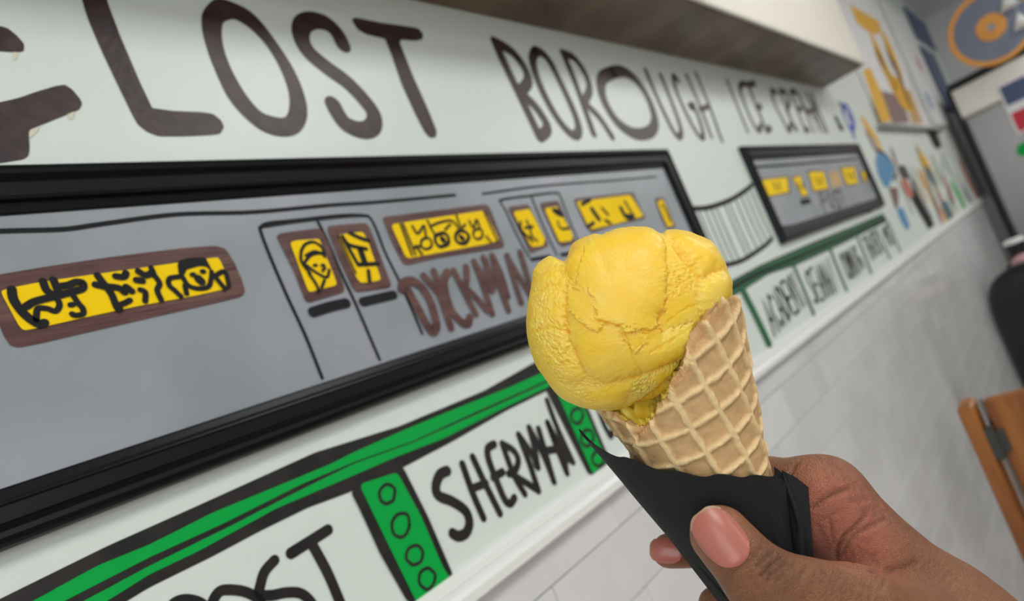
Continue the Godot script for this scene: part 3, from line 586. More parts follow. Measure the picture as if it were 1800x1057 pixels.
# ---------------------------------------------------------------- steel box over the mural
func build_shelf_box():
	var t := base("wall_box", Vector3(0, EYE + 0.375, 0), "long boxed shelf over the lettering with brown underside and bright steel front", "wall shelf")
	var u := obj("underside_board", bevel_box(Vector3(4.6, 0.012, 0.104), 0.002), m.shelf_wood, t); u.position = Vector3(-0.18, 0.006, 0.052)
	var st := begin(); st.set_smooth_group(-1)
	add_bevel(st, Vector3(-0.19, 0.24, 0.107), Vector3(4.62, 0.48, 0.006), 0.002)
	st.generate_normals()
	obj("front_sheet", st.commit(), m.steel_bright, t)
	for i in 60:                                              # pressed ribs of the front
		var x := 2.06 - i * 0.024
		var rb := obj("rib", rib_mesh(), m.steel_bright, t); rb.position = Vector3(x, 0.24, 0.1105)
	var e := obj("end_sheet", bevel_box(Vector3(0.006, 0.48, 0.106), 0.002), m.steel_bright, t); e.position = Vector3(2.117, 0.24, 0.053)
	var lid := obj("top_sheet", bevel_box(Vector3(4.6, 0.006, 0.106), 0.002), m.steel_bright, t); lid.position = Vector3(-0.18, 0.477, 0.053)
var _rib: ArrayMesh
func rib_mesh() -> ArrayMesh:
	if _rib == null: _rib = bevel_box(Vector3(0.006, 0.47, 0.002), 0.0009)
	return _rib

# ---------------------------------------------------------------- far things
func make_poster(called: String, u0: float, u1: float, v0: float, v1: float, ground: Material, label: String) -> Node3D:
	var t := base(called, Vector3(0, EYE, 0), label, "poster", "")
	var b := obj("board", bevel_box(Vector3(u1 - u0, v1 - v0, 0.008), 0.001), ground, t); b.position = Vector3((u0 + u1) / 2, (v0 + v1) / 2, 0.0060)
	return t
func build_far_things():
	var poster_ := make_poster("poster", 2.69, 3.86, 0.275, 0.90, m.white, "white poster with a big yellow figure and brown shape, beyond the steel box")
	paint_poster(poster_)
	for c in poster_.get_children():
		if c.name.begins_with("painted"): c.position.z = 0.0100
	var lip := obj("lower_lip", bevel_box(Vector3(1.5, 0.014, 0.02), 0.002), m.steel, poster_); lip.position = Vector3(3.35, 0.268, 0.0125)
	poster_ = make_poster("poster", 4.02, 4.72, 0.30, 0.95, m.white, "white poster with a red dot, between yellow figure and blue posters")
	paint_disc(poster_, "red_dot", m.red, Vector2(4.40, 0.643), 0.045); paint_disc(poster_, "blue_mark", m.skyblue, Vector2(4.14, 0.427), 0.05)
	make_poster("poster", 4.86, 5.42, 0.40, 0.80, m.slate, "slate blue poster, lower of the two by the ceiling")
	make_poster("poster", 4.95, 5.75, 0.86, 1.06, m.slate, "slate blue poster, upper of the two by the ceiling")
	# steel fridge against the wall
	var f := base("refrigerator", Vector3(4.5, 0, 0.06), "tall stainless steel fridge with stickers at the far right", "refrigerator")
	var b := obj("cabinet", bevel_box(Vector3(0.7, 1.80, 1.30), 0.01), m.steel, f); b.position = Vector3(0.36, 0.91, 0.66)
	b = obj("header", bevel_box(Vector3(0.03, 0.155, 1.30), 0.006), m.steel_bright, f); b.position = Vector3(0.0, 1.725, 0.66)
	for k in 2:
		var w: float = [0.20, 1.07][k]; var z: float = [0.125, 0.765][k]
		b = obj("door", bevel_box(Vector3(0.03, 1.50, w), 0.006), m.steel, f); b.position = Vector3(0.0, 0.89, z)
	b = obj("side_gasket", bevel_box(Vector3(0.05, 1.80, 0.022), 0.004), m.dark_gasket, f); b.position = Vector3(-0.01, 0.91, 0.006)
	b = obj("top_gasket", bevel_box(Vector3(0.05, 0.03, 1.3), 0.004), m.dark_gasket, f); b.position = Vector3(-0.01, 1.82, 0.66)
	var s := base("sticker", Vector3(4.478, 1.587, 0.393), "red white and blue flag sticker on the fridge door", "sticker")
	for k in 4:
		b = obj("flag_quarter", bevel_box(Vector3(0.003, 0.10, 0.11), 0.0005), [m.red, m.slate, m.slate, m.red][k], s)
		b.position = Vector3(0, [-0.07, -0.07, 0.07, 0.07][k], [-0.075, 0.075, -0.075, 0.075][k])
	obj("flag_cross", bevel_box(Vector3(0.002, 0.26, 0.28), 0.0005), m.white, s)
	s = base("sticker", Vector3(4.478, 1.378, 0.258), "small round green sticker on the fridge door below the flag", "sticker")
	var cy := CylinderMesh.new(); cy.top_radius = 0.035; cy.bottom_radius = 0.035; cy.height = 0.003
	b = obj("sticker_disc", cy, m.green, s); b.rotation.z = PI / 2
	# round hanging sign
	var sg := base("hanging_sign", Vector3(3.720, 1.884, 0.342), "round navy sign with orange rim and orange centre, hung above the fridge", "sign")
	b = obj("disc", lathe([Vector2(0.03, -0.003), Vector2(0.137, -0.003), Vector2(0.137, 0.003), Vector2(0.03, 0.003), Vector2(0.03, -0.003)]), m.navy, sg)
	b = obj("rim", lathe([Vector2(0.131, -0.006), Vector2(0.150, -0.006), Vector2(0.151, 0), Vector2(0.150, 0.006), Vector2(0.131, 0.006), Vector2(0.131, -0.006)]), m.orange, sg)
	b = obj("hub", lathe([Vector2(0.015, -0.006), Vector2(0.052, -0.006), Vector2(0.055, 0), Vector2(0.052, 0.006), Vector2(0.015, 0.006), Vector2(0.015, -0.006)]), m.orange, sg)
	for c in sg.get_children():
		c.rotation = Vector3(0, 0, PI / 2)
	sg.rotation.y = 0.12
	var st := begin(); st.set_smooth_group(-1)
	add_bevel(st, Vector3(0, 0.396 / 2.0 + 0.15, 0), Vector3(0.003, 0.396, 0.003), 0.0005)
	st.generate_normals(); obj("cord", st.commit(), m.steel, sg)
	for k in 2:
		var pn := base("pennant", Vector3([3.657, 1.933, 0.423, 3.669, 1.843, 0.436][k * 3], [3.657, 1.933, 0.423, 3.669, 1.843, 0.436][k * 3 + 1], [3.657, 1.933, 0.423, 3.669, 1.843, 0.436][k * 3 + 2]), ["small white triangular pennant by the top edge of the round sign", "small white triangular pennant in front of the right rim of the round sign"][k], "pennant", "white pennants by the round sign")
		st = begin()
		for zz in [-0.001, 0.001]:
			var tr := [Vector3(zz, 0.035, 0.0), Vector3(zz, -0.028, 0.036), Vector3(zz, -0.028, -0.036)]
			if zz > 0: tr.reverse()
			for p in tr: st.add_vertex(p)
		quad(st, Vector3(-0.001, 0.035, 0), Vector3(0.001, 0.035, 0), Vector3(0.001, -0.028, 0.036), Vector3(-0.001, -0.028, 0.036))
		quad(st, Vector3(-0.001, 0.035, 0), Vector3(-0.001, -0.028, -0.036), Vector3(0.001, -0.028, -0.036), Vector3(0.001, 0.035, 0))
		quad(st, Vector3(-0.001, -0.028, 0.036), Vector3(0.001, -0.028, 0.036), Vector3(0.001, -0.028, -0.036), Vector3(-0.001, -0.028, -0.036))
		st.generate_normals(); obj("flag", st.commit(), m.white, pn)
		st = begin(); add_bevel(st, Vector3(0, 0.035 + (2.46 - pn.position.y - 0.035) / 2, 0), Vector3(0.002, 2.46 - pn.position.y - 0.035, 0.002), 0.0004)
		st.generate_normals(); obj("string", st.commit(), m.white, pn)
	# black chair
	var ch := base("chair", Vector3(1.98, 0, 0.33), "black chair with a rounded padded back by the tiles, right edge", "chair")
	var bk := obj("backrest", rounded_plate(0.36, 0.42, 0.06, 0.045), m.plastic_black, ch); bk.position = Vector3(0, 0.92, 0); bk.rotation = Vector3(0, PI / 2, 0)
	var se := obj("seat", rounded_plate(0.40, 0.40, 0.08, 0.05), m.plastic_black, ch); se.position = Vector3(0.22, 0.62, 0); se.rotation = Vector3(PI / 2, 0, 0)
	for sx in [0.05, 0.39]:
		for sz in [-0.17, 0.17]:
			var lg := CylinderMesh.new(); lg.top_radius = 0.013; lg.bottom_radius = 0.011; lg.height = 0.60 if sx > 0.1 else 0.78
			b = obj("leg", lg, m.plastic_black, ch); b.position = Vector3(sx, lg.height / 2, sz)
	var cl := base("napkin", Vector3(2.108, 0.944, 0.184), "crumpled white paper napkin on the black chair back", "napkin")
	obj("sheet", crumple(0.05, 3), m.white, cl)
	# counter with things in front of the fridge
	var ct := base("counter", Vector3(3.200, 0, 0.107), "dark counter end between the black chair and the fridge", "counter")
	b = obj("worktop", bevel_box(Vector3(0.5, 0.03, 0.6), 0.006), m.dark_gasket, ct); b.position = Vector3(0.2, 0.978 - 0.015, 0.28)
	b = obj("carcass", bevel_box(Vector3(0.46, 0.978 - 0.03, 0.56), 0.006), m.dark_gasket, ct); b.position = Vector3(0.2, (0.978 - 0.03) / 2, 0.28)
	var bag := base("paper_bag", Vector3(3.200 + 0.05, 0.978 + 0.02, 0.107 + 0.06), "small crumpled pale pink paper bag on the dark counter end", "paper bag")
	obj("paper", crumple(0.05, 9), m.rose, bag)
	var jar := base("cup", Vector3(3.200 + 0.10, 0.978, 0.107 + 0.045), "small dark cup with a white lid on the dark counter end", "cup")
	obj("cup_body", lathe([Vector2(0.0, 0.0), Vector2(0.026, 0.0), Vector2(0.034, 0.085), Vector2(0.0, 0.085)], 24), m.plastic_black, jar)
	obj("lid", lathe([Vector2(0.0, 0.085), Vector2(0.037, 0.085), Vector2(0.036, 0.094), Vector2(0.028, 0.100), Vector2(0.0, 0.100)], 24), m.white, jar)
	# wooden half gate: a post, a gate leaf and the hinge between them
	var g := base("wooden_gate", Vector3(1.01, 0, 0.199), "low brown wooden gate leaf hinged to a narrow post, lower right", "gate")
	b = obj("post", bevel_box(Vector3(0.045, 1.09, 0.018), 0.003), m.wood, g); b.position = Vector3(0.02, 0.545, 0.009)
	b = obj("leaf", bevel_box(Vector3(0.02, 1.00, 0.55), 0.002), m.wood, g); b.position = Vector3(0.02, 0.588, 0.304)
	for y in [0.30, 1.035]:
		st = begin(); st.set_smooth_group(-1)
		add_bevel(st, Vector3(0.006, y, 0.0225), Vector3(0.010, 0.045, 0.013), 0.002)
		add_bevel(st, Vector3(0.008, y, 0.0225), Vector3(0.003, 0.03, 0.03), 0.001)
		st.generate_normals(); obj("hinge", st.commit(), m.hinge_steel, g)
	b = obj("leaf_edge", bevel_box(Vector3(0.008, 1.0, 0.006), 0.001), m.steel, g); b.position = Vector3(0.03, 0.588, 0.0255)
func paint_disc(parent: Node3D, called: String, material: Material, at: Vector2, r: float):
	var st := begin()
	for k in 20: tri2(st, Vector2.ZERO, Vector2.from_angle(k * TAU / 20) * r, Vector2.from_angle((k + 1) * TAU / 20) * r, 0)
	var o := obj(called, st.commit(), material, parent); o.position = Vector3(at.x, at.y, 0.0104)
func paint_poster(poster: Node3D):
	paint(poster, "painted_stripe", m.amber, 2, "poly", 0, [[2737,474,2903,496,2912,409,2852,289,2654,282,2688,373]])
	paint(poster, "painted_shape", m.mocha, 2, "poly", 0, [[2912,409,3317,409,3238,291,2857,283]])
	paint(poster, "painted_shape", m.tan, 2, "poly", 0, [[3441,449,3661,453,3615,296,3288,287]])
	paint(poster, "painted_shape", m.amber, 2, "poly", 0, [[3060,766,3620,776,3565,712,3272,669,3047,686]])
	paint(poster, "painted_figure", m.amber, 3, "stroke", 162.1, [[3592,644,3568,608,3544,572]])
	paint(poster, "painted_figure", m.amber, 3, "stroke", 155.5, [[3223,536,3240,483,3258,430,3456,419]])
	paint(poster, "painted_figure", m.amber, 3, "stroke", 111.1, [[3258,615,3218,550]])
	paint(poster, "painted_figure", m.mocha, 3, "stroke", 73.8, [[3528,549,3502,488]])
	paint(poster, "painted_figure", m.mocha, 3, "stroke", 67.5, [[3505,613,3474,566,3528,549]])
	paint(poster, "painted_figure", m.rust, 3, "stroke", 71.6, [[3471,442,3446,383]])
func lathe(p: Array, n := 48) -> ArrayMesh:
	var st := begin(); st.set_smooth_group(-1)
	for i in n:
		var a := Vector2.from_angle(i * TAU / n); var b := Vector2.from_angle((i + 1) * TAU / n)
		for k in p.size() - 1:
			var q: Vector2 = p[k]; var r: Vector2 = p[k + 1]
			quad(st, Vector3(a.x * q.x, q.y, a.y * q.x), Vector3(a.x * r.x, r.y, a.y * r.x), Vector3(b.x * r.x, r.y, b.y * r.x), Vector3(b.x * q.x, q.y, b.y * q.x))
	st.generate_normals(); return st.commit()
func rounded_plate(w: float, h: float, r: float, t: float) -> ArrayMesh:
	# a cushion: superellipse outline with a domed section
	var pos := PackedVector3Array(); var nu := 64; var prof := [[0.0, 0.5], [0.80, 0.5], [0.92, 0.42], [0.98, 0.25], [1.0, 0.0], [0.98, -0.25], [0.92, -0.42], [0.80, -0.5], [0.0, -0.5]]
	for pr in prof:
		for i in nu:
			var a := i * TAU / nu; var c := Vector2(cos(a), sin(a))
			var s := Vector2(signf(c.x) * pow(absf(c.x), 0.42), signf(c.y) * pow(absf(c.y), 0.42))
			pos.append(Vector3(s.x * w / 2 * pr[0], s.y * h / 2 * pr[0], pr[1] * t + 0.02 * s.x * s.x * pr[0]))
	return grid_mesh(pos, PackedColorArray(), nu, prof.size(), true)
func crumple(r: float, seed_: int) -> ArrayMesh:
	var n := FastNoiseLite.new(); n.seed = seed_; n.frequency = 14.0; n.noise_type = FastNoiseLite.TYPE_CELLULAR
	var pos := PackedVector3Array()
	for j in 17:
		for i in 32:
			var d := Vector3(cos(i * TAU / 32) * sin(j * PI / 16), cos(j * PI / 16), sin(i * TAU / 32) * sin(j * PI / 16))
			pos.append(d * r * Vector3(1, 0.5, 1.1) * (1.0 + 0.35 * n.get_noise_3dv(d * 0.12)))
	return grid_mesh(pos, PackedColorArray(), 32, 17, true)

# ---------------------------------------------------------------- the cone, its paper and the scoop: an axis from the tip to the mouth
const TIP := Vector3(0.24251, 1.19240, 0.26527)
const MOUTH := Vector3(0.23424, 1.34619, 0.27159)
func cone_frame() -> Array:            # axis, sideways (to the right in view), towards the viewer
	var a := (MOUTH - TIP).normalized()
	var f := (LENS - MOUTH).normalized(); f = (f - a * f.dot(a)).normalized()
	var s := f.cross(a) * -1.0
	if s.dot(lens_x) < 0: s = -s
	return [a, s, f]
func lerp_table(t: Array, x: float) -> float:
	for i in t.size() - 1:
		if x <= t[i + 1][0]:
			var k := clampf((x - t[i][0]) / (t[i + 1][0] - t[i][0]), 0, 1)
			return lerpf(t[i][1], t[i + 1][1], k * k * (3 - 2 * k))
	return t[-1][1]
const PX := 1.0 / 4808.0
func build_cone():
	var fr := cone_frame(); var a: Vector3 = fr[0]; var sd: Vector3 = fr[1]; var fw: Vector3 = fr[2]
	var rim := [[-180.0, 655.0], [-120, 665], [-60, 700], [0, 728], [20, 742], [31, 756], [46, 748], [62, 727], [85, 670], [100, 638], [117, 610], [124, 600], [132, 604], [141, 618], [151, 638], [180, 655]]
	var n := FastNoiseLite.new(); n.seed = 5; n.frequency = 900.0
	var n2 := FastNoiseLite.new(); n2.seed = 6; n2.frequency = 160.0
	var sina := 0.207; var tana := 0.211
	var nu := 420; var nv := 230; var k0 := 0.06
	var outer := PackedVector3Array(); var cols := PackedColorArray()
	var inner := PackedVector3Array()
	for j in nv:
		for i in nu:
			# denser towards the viewer
			var q := float(i) / nu * TAU
			var th := q - 0.55 * sin(q - PI / 2) * 1.0
			th = PI / 2 + (q - PI / 2) - 0.6 * sin(q - PI / 2)
			var deg := rad_to_deg(th)
			while deg > 180: deg -= 360
			while deg < -180: deg += 360
			var dir := sd * cos(th) + fw * sin(th)
			var top := lerp_table(rim, deg) + 5.0 * n.get_noise_1d(th * 0.02) + 4.0 * n.get_noise_1d(th * 0.09)
			var sl := lerpf(40.0, top, k0 + (1 - k0) * j / float(nv - 1)) * PX
			# flat wafer coordinates
			var ph := wrapf(th - PI / 2, -PI, PI) * sina
			var X := sl * cos(ph); var Y := sl * sin(ph)
			var wob := n2.get_noise_2d(X, Y) * 0.0006
			var rot := 0.12
			var U := (X * cos(rot) + Y * sin(rot)) / 0.0102 + 0.30 + wob / 0.01
			var V := (-X * sin(rot) + Y * cos(rot)) / 0.0106 + 0.36 + wob / 0.01
			var du := absf(U - roundf(U)) * 10.4; var dv := absf(V - roundf(V)) * 10.4      # mm from the nearest ridge
			var ridge := maxf(exp(-pow(du / 1.15, 4.0)), exp(-pow(dv / 1.15, 4.0)))
			var seam := deg - (118.0 + (612.0 - sl / PX) * 0.63)
			var over := 0.0015 * (1.0 - smoothstep(-1.2, 1.2, seam + 3.0 * n2.get_noise_1d(sl * 3.0))) if deg > 60.0 else 0.0015
			var edge := float(j) / (nv - 1)
			var crumb := n.get_noise_3dv(Vector3(X, Y, 0.3)) * 0.5 + 0.5
			var h := ridge * 0.0012 + over + crumb * 0.00012 + n2.get_noise_2d(X * 0.5, Y * 0.5) * 0.0005
			if absf(seam) < 5.0 and deg > 60: h += 0.0011 * crumb * n2.get_noise_2d(X * 3, Y * 3)
			if edge > 0.985: h -= (edge - 0.985) / 0.015 * 0.0011
			var p := TIP + a * sl + dir * (sl * tana + h - 0.0009)
			outer.append(p)
			inner.append(TIP + a * sl + dir * (sl * tana - 0.0030))
			var pale := Color(0.80, 0.585, 0.300); var toast := Color(0.60, 0.375, 0.175)
			var c := toast.lerp(pale, clampf(ridge * 0.95, 0, 1))
			c = c.lerp(Color(0.53, 0.25, 0.07), clampf(smoothstep(0.93, 1.0, edge) * (0.35 + 0.5 * n2.get_noise_2d(X * 2, Y * 2)), 0, 0.8) * (1.0 - ridge * 0.6))
			c *= 1.0 + 0.14 * n2.get_noise_2d(X * 1.3 + 3.0, Y * 1.3) + 0.08 * (crumb - 0.5)
			cols.append(c)
	var t := base("waffle_cone", TIP, "golden waffle cone with raised square ridges holding the yellow scoop", "ice cream cone")
	for i in outer.size(): outer[i] -= TIP; inner[i] -= TIP
	obj("wafer", grid_mesh(outer, cols, nu, nv, true), m.waffle, t)
	# inside face and the broken lip
	var inn := PackedVector3Array(); var ic := PackedColorArray()
	for i in nu: inn.append(outer[(nv - 1) * nu + i]); ic.append(Color(0.62, 0.37, 0.15))
	for j in range(nv - 1, -1, -6):
		for i in nu: inn.append(inner[j * nu + i]); ic.append(Color(0.62, 0.40, 0.17))
	obj("wafer_inside", grid_mesh(inn, ic, nu, inn.size() / nu, true), m.waffle, t)

func build_sleeve():
	var fr := cone_frame(); var a: Vector3 = fr[0]; var sd: Vector3 = fr[1]; var fw: Vector3 = fr[2]
	# a sheet rolled to a flattened paper cone: table of top edge (angle, distance from tip)
	var top := [[-180.0, 622.0], [-175, 575], [-160, 500], [-130, 450], [-60, 350], [-20, 330], [0, 344], [14, 366], [30, 412], [40, 432], [48, 444], [70, 466], [90, 492], [110, 524], [135, 568], [160, 604], [172, 617], [180, 622]]
	var t := base("paper_sleeve", TIP, "matte black folded paper sleeve with a pointed corner round the lower cone", "paper sleeve")
	var n := FastNoiseLite.new(); n.seed = 9; n.frequency = 25.0
	for layer in 2:
		var nu := 360; var nv := 50
		var pos := PackedVector3Array()
		for j in nv:
			for i in nu:
				var th := i * TAU / nu; var deg := rad_to_deg(th)
				if deg > 180: deg -= 360
				var sl := lerpf(20.0, lerp_table(top, deg), j / float(nv - 1)) * PX
				var c := cos(th); var s := sin(th)
				var rx := 0.300 * sl; var ry := 0.245 * sl
				# folds of the gathered paper on the right
				var pleat := 0.0
				if deg > -40 and deg < 52:
					pleat = (0.012 * sin(deg * 0.42)) * smoothstep(52, 44, deg) * smoothstep(-40, -25, deg)
				if deg >= 44 and deg < 60: pleat += 0.028 * smoothstep(44, 46, deg) * smoothstep(75, 50, deg)
				var k := 1.0 + pleat + 0.012 * n.get_noise_3d(c * 0.05, s * 0.05, sl)
				var flat := signf(c) * pow(absf(c), 0.9)
				pos.append(a * sl + (sd * flat * rx + fw * s * ry) * (k - layer * 0.006))
		obj("outer_sheet" if layer == 0 else "inner_sheet", grid_mesh(pos, PackedColorArray(), nu, nv, true), m.paper_black, t)
	# gathered paper on the right: a recessed strip, two flat folds and the rolled edge between them
	leaf("recessed_fold", t, [Vector3(0.2408, 1.2836, 0.2919), Vector3(0.2472, 1.2763, 0.2924), Vector3(0.2421, 1.2419, 0.2854), Vector3(0.2356, 1.2456, 0.2825)], 0.0)
	leaf("paper_fold", t, [Vector3(0.2438, 1.2810, 0.2924), Vector3(0.2442, 1.2763, 0.2967), Vector3(0.2385, 1.2434, 0.2875), Vector3(0.2390, 1.2437, 0.2841)], 0.0012)
	leaf("paper_fold", t, [Vector3(0.2451, 1.2782, 0.2947), Vector3(0.2461, 1.2722, 0.2980), Vector3(0.2413, 1.2418, 0.2892), Vector3(0.2402, 1.2430, 0.2847)], 0.0010)
	leaf("under_flap", t, [Vector3(0.2225, 1.2728, 0.2503), Vector3(0.2193, 1.2721, 0.2550), Vector3(0.2283, 1.2343, 0.2633), Vector3(0.2296, 1.2341, 0.2571)], 0.0004)
	var path := [Vector3(0.2413, 1.2802, 0.2933), Vector3(0.2404, 1.2744, 0.2933), Vector3(0.2397, 1.2674, 0.2930), Vector3(0.2391, 1.2621, 0.2922), Vector3(0.2391, 1.2593, 0.2909)]
	var pos2 := PackedVector3Array()
	for j in 25:
		var k := j / 24.0 * (path.size() - 1); var k0 := mini(int(k), path.size() - 2)
		var p: Vector3 = path[k0].lerp(path[k0 + 1], k - k0)
		var r := 0.0011 * (0.35 + 0.65 * sin(PI * clampf(j / 24.0, 0.08, 0.97)))
		for i in 10:
			var d := Vector2.from_angle(i * TAU / 10)
			pos2.append(p - TIP + sd * d.x * r * 0.8 + fw * d.y * r)
	obj("rolled_edge", grid_mesh(pos2, PackedColorArray(), 10, 25, true), m.paper_black, t)
func leaf(called: String, parent: Node3D, q: Array, bulge: float):
	# four corners (top left, top right, bottom right, bottom left) spanned by a slightly domed sheet 0.4 mm thick
	var pos := PackedVector3Array(); var n: Vector3 = (q[1] - q[0]).cross(q[3] - q[0]).normalized()
	if n.dot(LENS - q[0]) < 0: n = -n
	var ring := []
	for side in 2:
		for j in 13:
			for i in 13:
				var u := i / 12.0; var v := j / 12.0
				if side == 1: v = 1.0 - v
				var p: Vector3 = q[0].lerp(q[1], u).lerp(q[3].lerp(q[2], u), v)
				pos.append(p - TIP + n * (bulge * 16.0 * u * (1 - u) * v * (1 - v) + 0.0005 * sin(u * 7.0 + v * 3.0) * u * (1 - u) - side * 0.0004))
	obj(called, grid_mesh(pos, PackedColorArray(), 13, 26), m.paper_black, parent)

# ---------------------------------------------------------------- the scoop
const SCOOP := Vector3(0.22579, 1.35240, 0.27021)
func poly_sd(p: Vector2, poly: PackedVector2Array) -> float:   # negative inside
	var d := 1e9; var inside := false; var n := poly.size()
	for i in n:
		var a := poly[i]; var b := poly[(i + 1) % n]; var e := b - a; var w := p - a
		d = minf(d, (w - e * clampf(w.dot(e) / e.length_squared(), 0, 1)).length_squared())
		if (a.y > p.y) != (b.y > p.y) and p.x < (b.x - a.x) * (p.y - a.y) / (b.y - a.y) + a.x: inside = not inside
	return -sqrt(d) if inside else sqrt(d)
func seg_d(p: Vector2, line: PackedVector2Array) -> float:
	var d := 1e9
	for i in line.size() - 1:
		var e := line[i + 1] - line[i]; var w := p - line[i]
		d = minf(d, (w - e * clampf(w.dot(e) / e.length_squared(), 0, 1)).length_squared())
	return sqrt(d)
func flat_pts(a: Array) -> PackedVector2Array:
	var p := PackedVector2Array()
	for i in range(0, a.size(), 2): p.append(Vector2(a[i] - 278.0 * 2.0 - 14.0, a[i + 1] - 506.0) / 278.2)
	return p
func build_scoop():
	var f := (LENS - SCOOP).normalized()
	var ex := (lens_x - f * lens_x.dot(f)).normalized(); var ey := f.cross(ex)
	if ey.dot(lens_y) > 0: ey = -ey                      # ey points down in view
	var R := 100.0 / 4808.0 * 1.0                     # 1 unit of the sketch (100 px) in metres
	# lobes: outline, bulge, how fast it rounds over from its edge (sketch units); flakes: thin lips that fade inward
	var flakes := [
		[[330, 372, 300, 330, 268, 250, 300, 150, 380, 100, 440, 98, 520, 74, 640, 72, 716, 108, 728, 210, 736, 330, 722, 470, 690, 492, 715, 560, 850, 520, 868, 600, 830, 680, 720, 722, 630, 750, 560, 770, 470, 800, 385, 760, 335, 660, 300, 560, 285, 470, 290, 380], 0.13, 0.16, 1],
		[[420, 140, 480, 95, 560, 78, 640, 80, 715, 110, 728, 210, 735, 330, 722, 470, 690, 495, 690, 540, 640, 545, 555, 560, 535, 530, 440, 500, 432, 420, 400, 385, 330, 372, 350, 330, 372, 250], 0.05, 0.9, 0],
		[[740, 83, 800, 80, 880, 108, 950, 150, 1010, 235, 1000, 290, 945, 280, 890, 322, 850, 270, 800, 220, 760, 170], 0.11, 0.13, 1],
		[[940, 300, 1000, 290, 1050, 330, 1040, 420, 985, 470, 950, 540, 912, 620, 880, 690, 850, 720, 838, 700, 872, 610, 890, 510, 862, 400, 885, 345], 0.13, 0.08, 1],
		[[108, 275, 130, 225, 190, 195, 250, 208, 268, 240, 235, 262, 190, 268, 150, 298, 112, 310], 0.10, 0.07, 1],
		[[80, 330, 140, 300, 230, 262, 285, 330, 290, 540, 335, 650, 388, 760, 330, 830, 230, 820, 120, 740, 60, 560], 0.10, 0.15, 1],
		[[285, 340, 300, 332, 325, 330, 330, 365, 420, 392, 436, 430, 432, 492, 480, 525, 440, 560, 380, 520, 330, 480, 300, 420], 0.035, 0.5, 0],
		[[90, 690, 200, 760, 300, 800, 480, 800, 560, 780, 640, 760, 630, 800, 575, 850, 556, 935, 480, 965, 330, 950, 200, 860], 0.09, 0.14, 1],
		[[640, 775, 720, 735, 800, 705, 830, 690, 800, 760, 700, 850, 600, 920, 560, 930, 590, 850], 0.02, 0.10, 1],
		[[535, 530, 600, 540, 650, 590, 600, 640, 560, 600], 0.02, 0.3, 0],
		[[850, 700, 875, 690, 800, 800, 740, 850, 690, 905, 600, 945, 565, 940, 690, 860, 790, 770], 0.06, 0.05, 1],
	]
	var shp := []
	for q in flakes:
		var fp := flat_pts(q[0]); var box := Rect2(fp[0], Vector2.ZERO)
		for v in fp: box = box.expand(v)
		shp.append([fp, q[1], q[2], box.grow(0.05), q[3]])
	var cracks := [[[555, 560, 590, 660, 628, 745], 0.014, 0.014], [[880, 330, 820, 250, 770, 190], 0.03, 0.035], [[285, 330, 290, 430, 295, 540, 340, 660, 385, 755], 0.015, 0.014], [[845, 690, 780, 770, 700, 850, 600, 930], 0.15, 0.055], [[860, 680, 800, 745], 0.12, 0.06], [[550, 785, 640, 750, 740, 718, 822, 690], 0.05, 0.03], [[130, 560, 240, 540, 300, 560], 0.025, 0.025], [[140, 420, 190, 370, 260, 340], 0.03, 0.025], [[420, 112, 480, 98, 600, 104, 715, 108], 0.03, 0.022], [[372, 250, 400, 170, 440, 112], 0.03, 0.02], [[740, 520, 800, 470, 860, 440], 0.012, 0.02], [[660, 640, 740, 600, 840, 540], 0.012, 0.018]]
	var crk := []
	for q in cracks:
		var fp := flat_pts(q[0]); var box := Rect2(fp[0], Vector2.ZERO)
		for v in fp: box = box.expand(v)
		crk.append([fp, q[1], q[2], box.grow(q[2] * 2.5)])
	var rough := [[[200, 690], 190.0, 0.55], [[190, 400], 120.0, 0.5], [[330, 860], 150.0, 0.4], [[790, 330], 120.0, 0.45], [[640, 830], 100.0, 0.8], [[200, 560], 120.0, 0.6], [[930, 420], 60.0, 0.2], [[120, 640], 90.0, 0.5]]
	var nz := FastNoiseLite.new(); nz.seed = 21; nz.frequency = 2.2; nz.fractal_octaves = 4
	var nw := FastNoiseLite.new(); nw.seed = 22; nw.frequency = 6.0; nw.fractal_octaves = 4
	var nf := FastNoiseLite.new(); nf.seed = 23; nf.frequency = 9.0; nf.fractal_octaves = 5
	var outline := smooth_line(flat_pts([112, 262, 190, 197, 262, 225, 300, 140, 400, 96, 440, 100, 520, 70, 650, 66, 718, 100, 745, 82, 830, 88, 905, 118, 960, 150, 1010, 235, 1030, 290, 1045, 330, 1040, 480, 960, 640, 840, 790, 700, 880, 560, 935, 480, 948, 390, 942, 300, 915, 240, 885, 170, 800, 120, 720, 92, 640, 78, 560, 80, 450, 100, 350]), true, 3)
	var rad := PackedFloat32Array()                       # silhouette: distance from centre by angle
	for i in 360:
		var d := Vector2.from_angle(deg_to_rad(i)); var lo := 0.2; var hi := 3.0
		for k in 18:
			var mid := (lo + hi) / 2
			if poly_sd(d * mid, outline) < 0: lo = mid
			else: hi = mid
		rad.append(lo)
	var nu := 420; var nv := 230
	var pos := PackedVector3Array(); var cols := PackedColorArray()
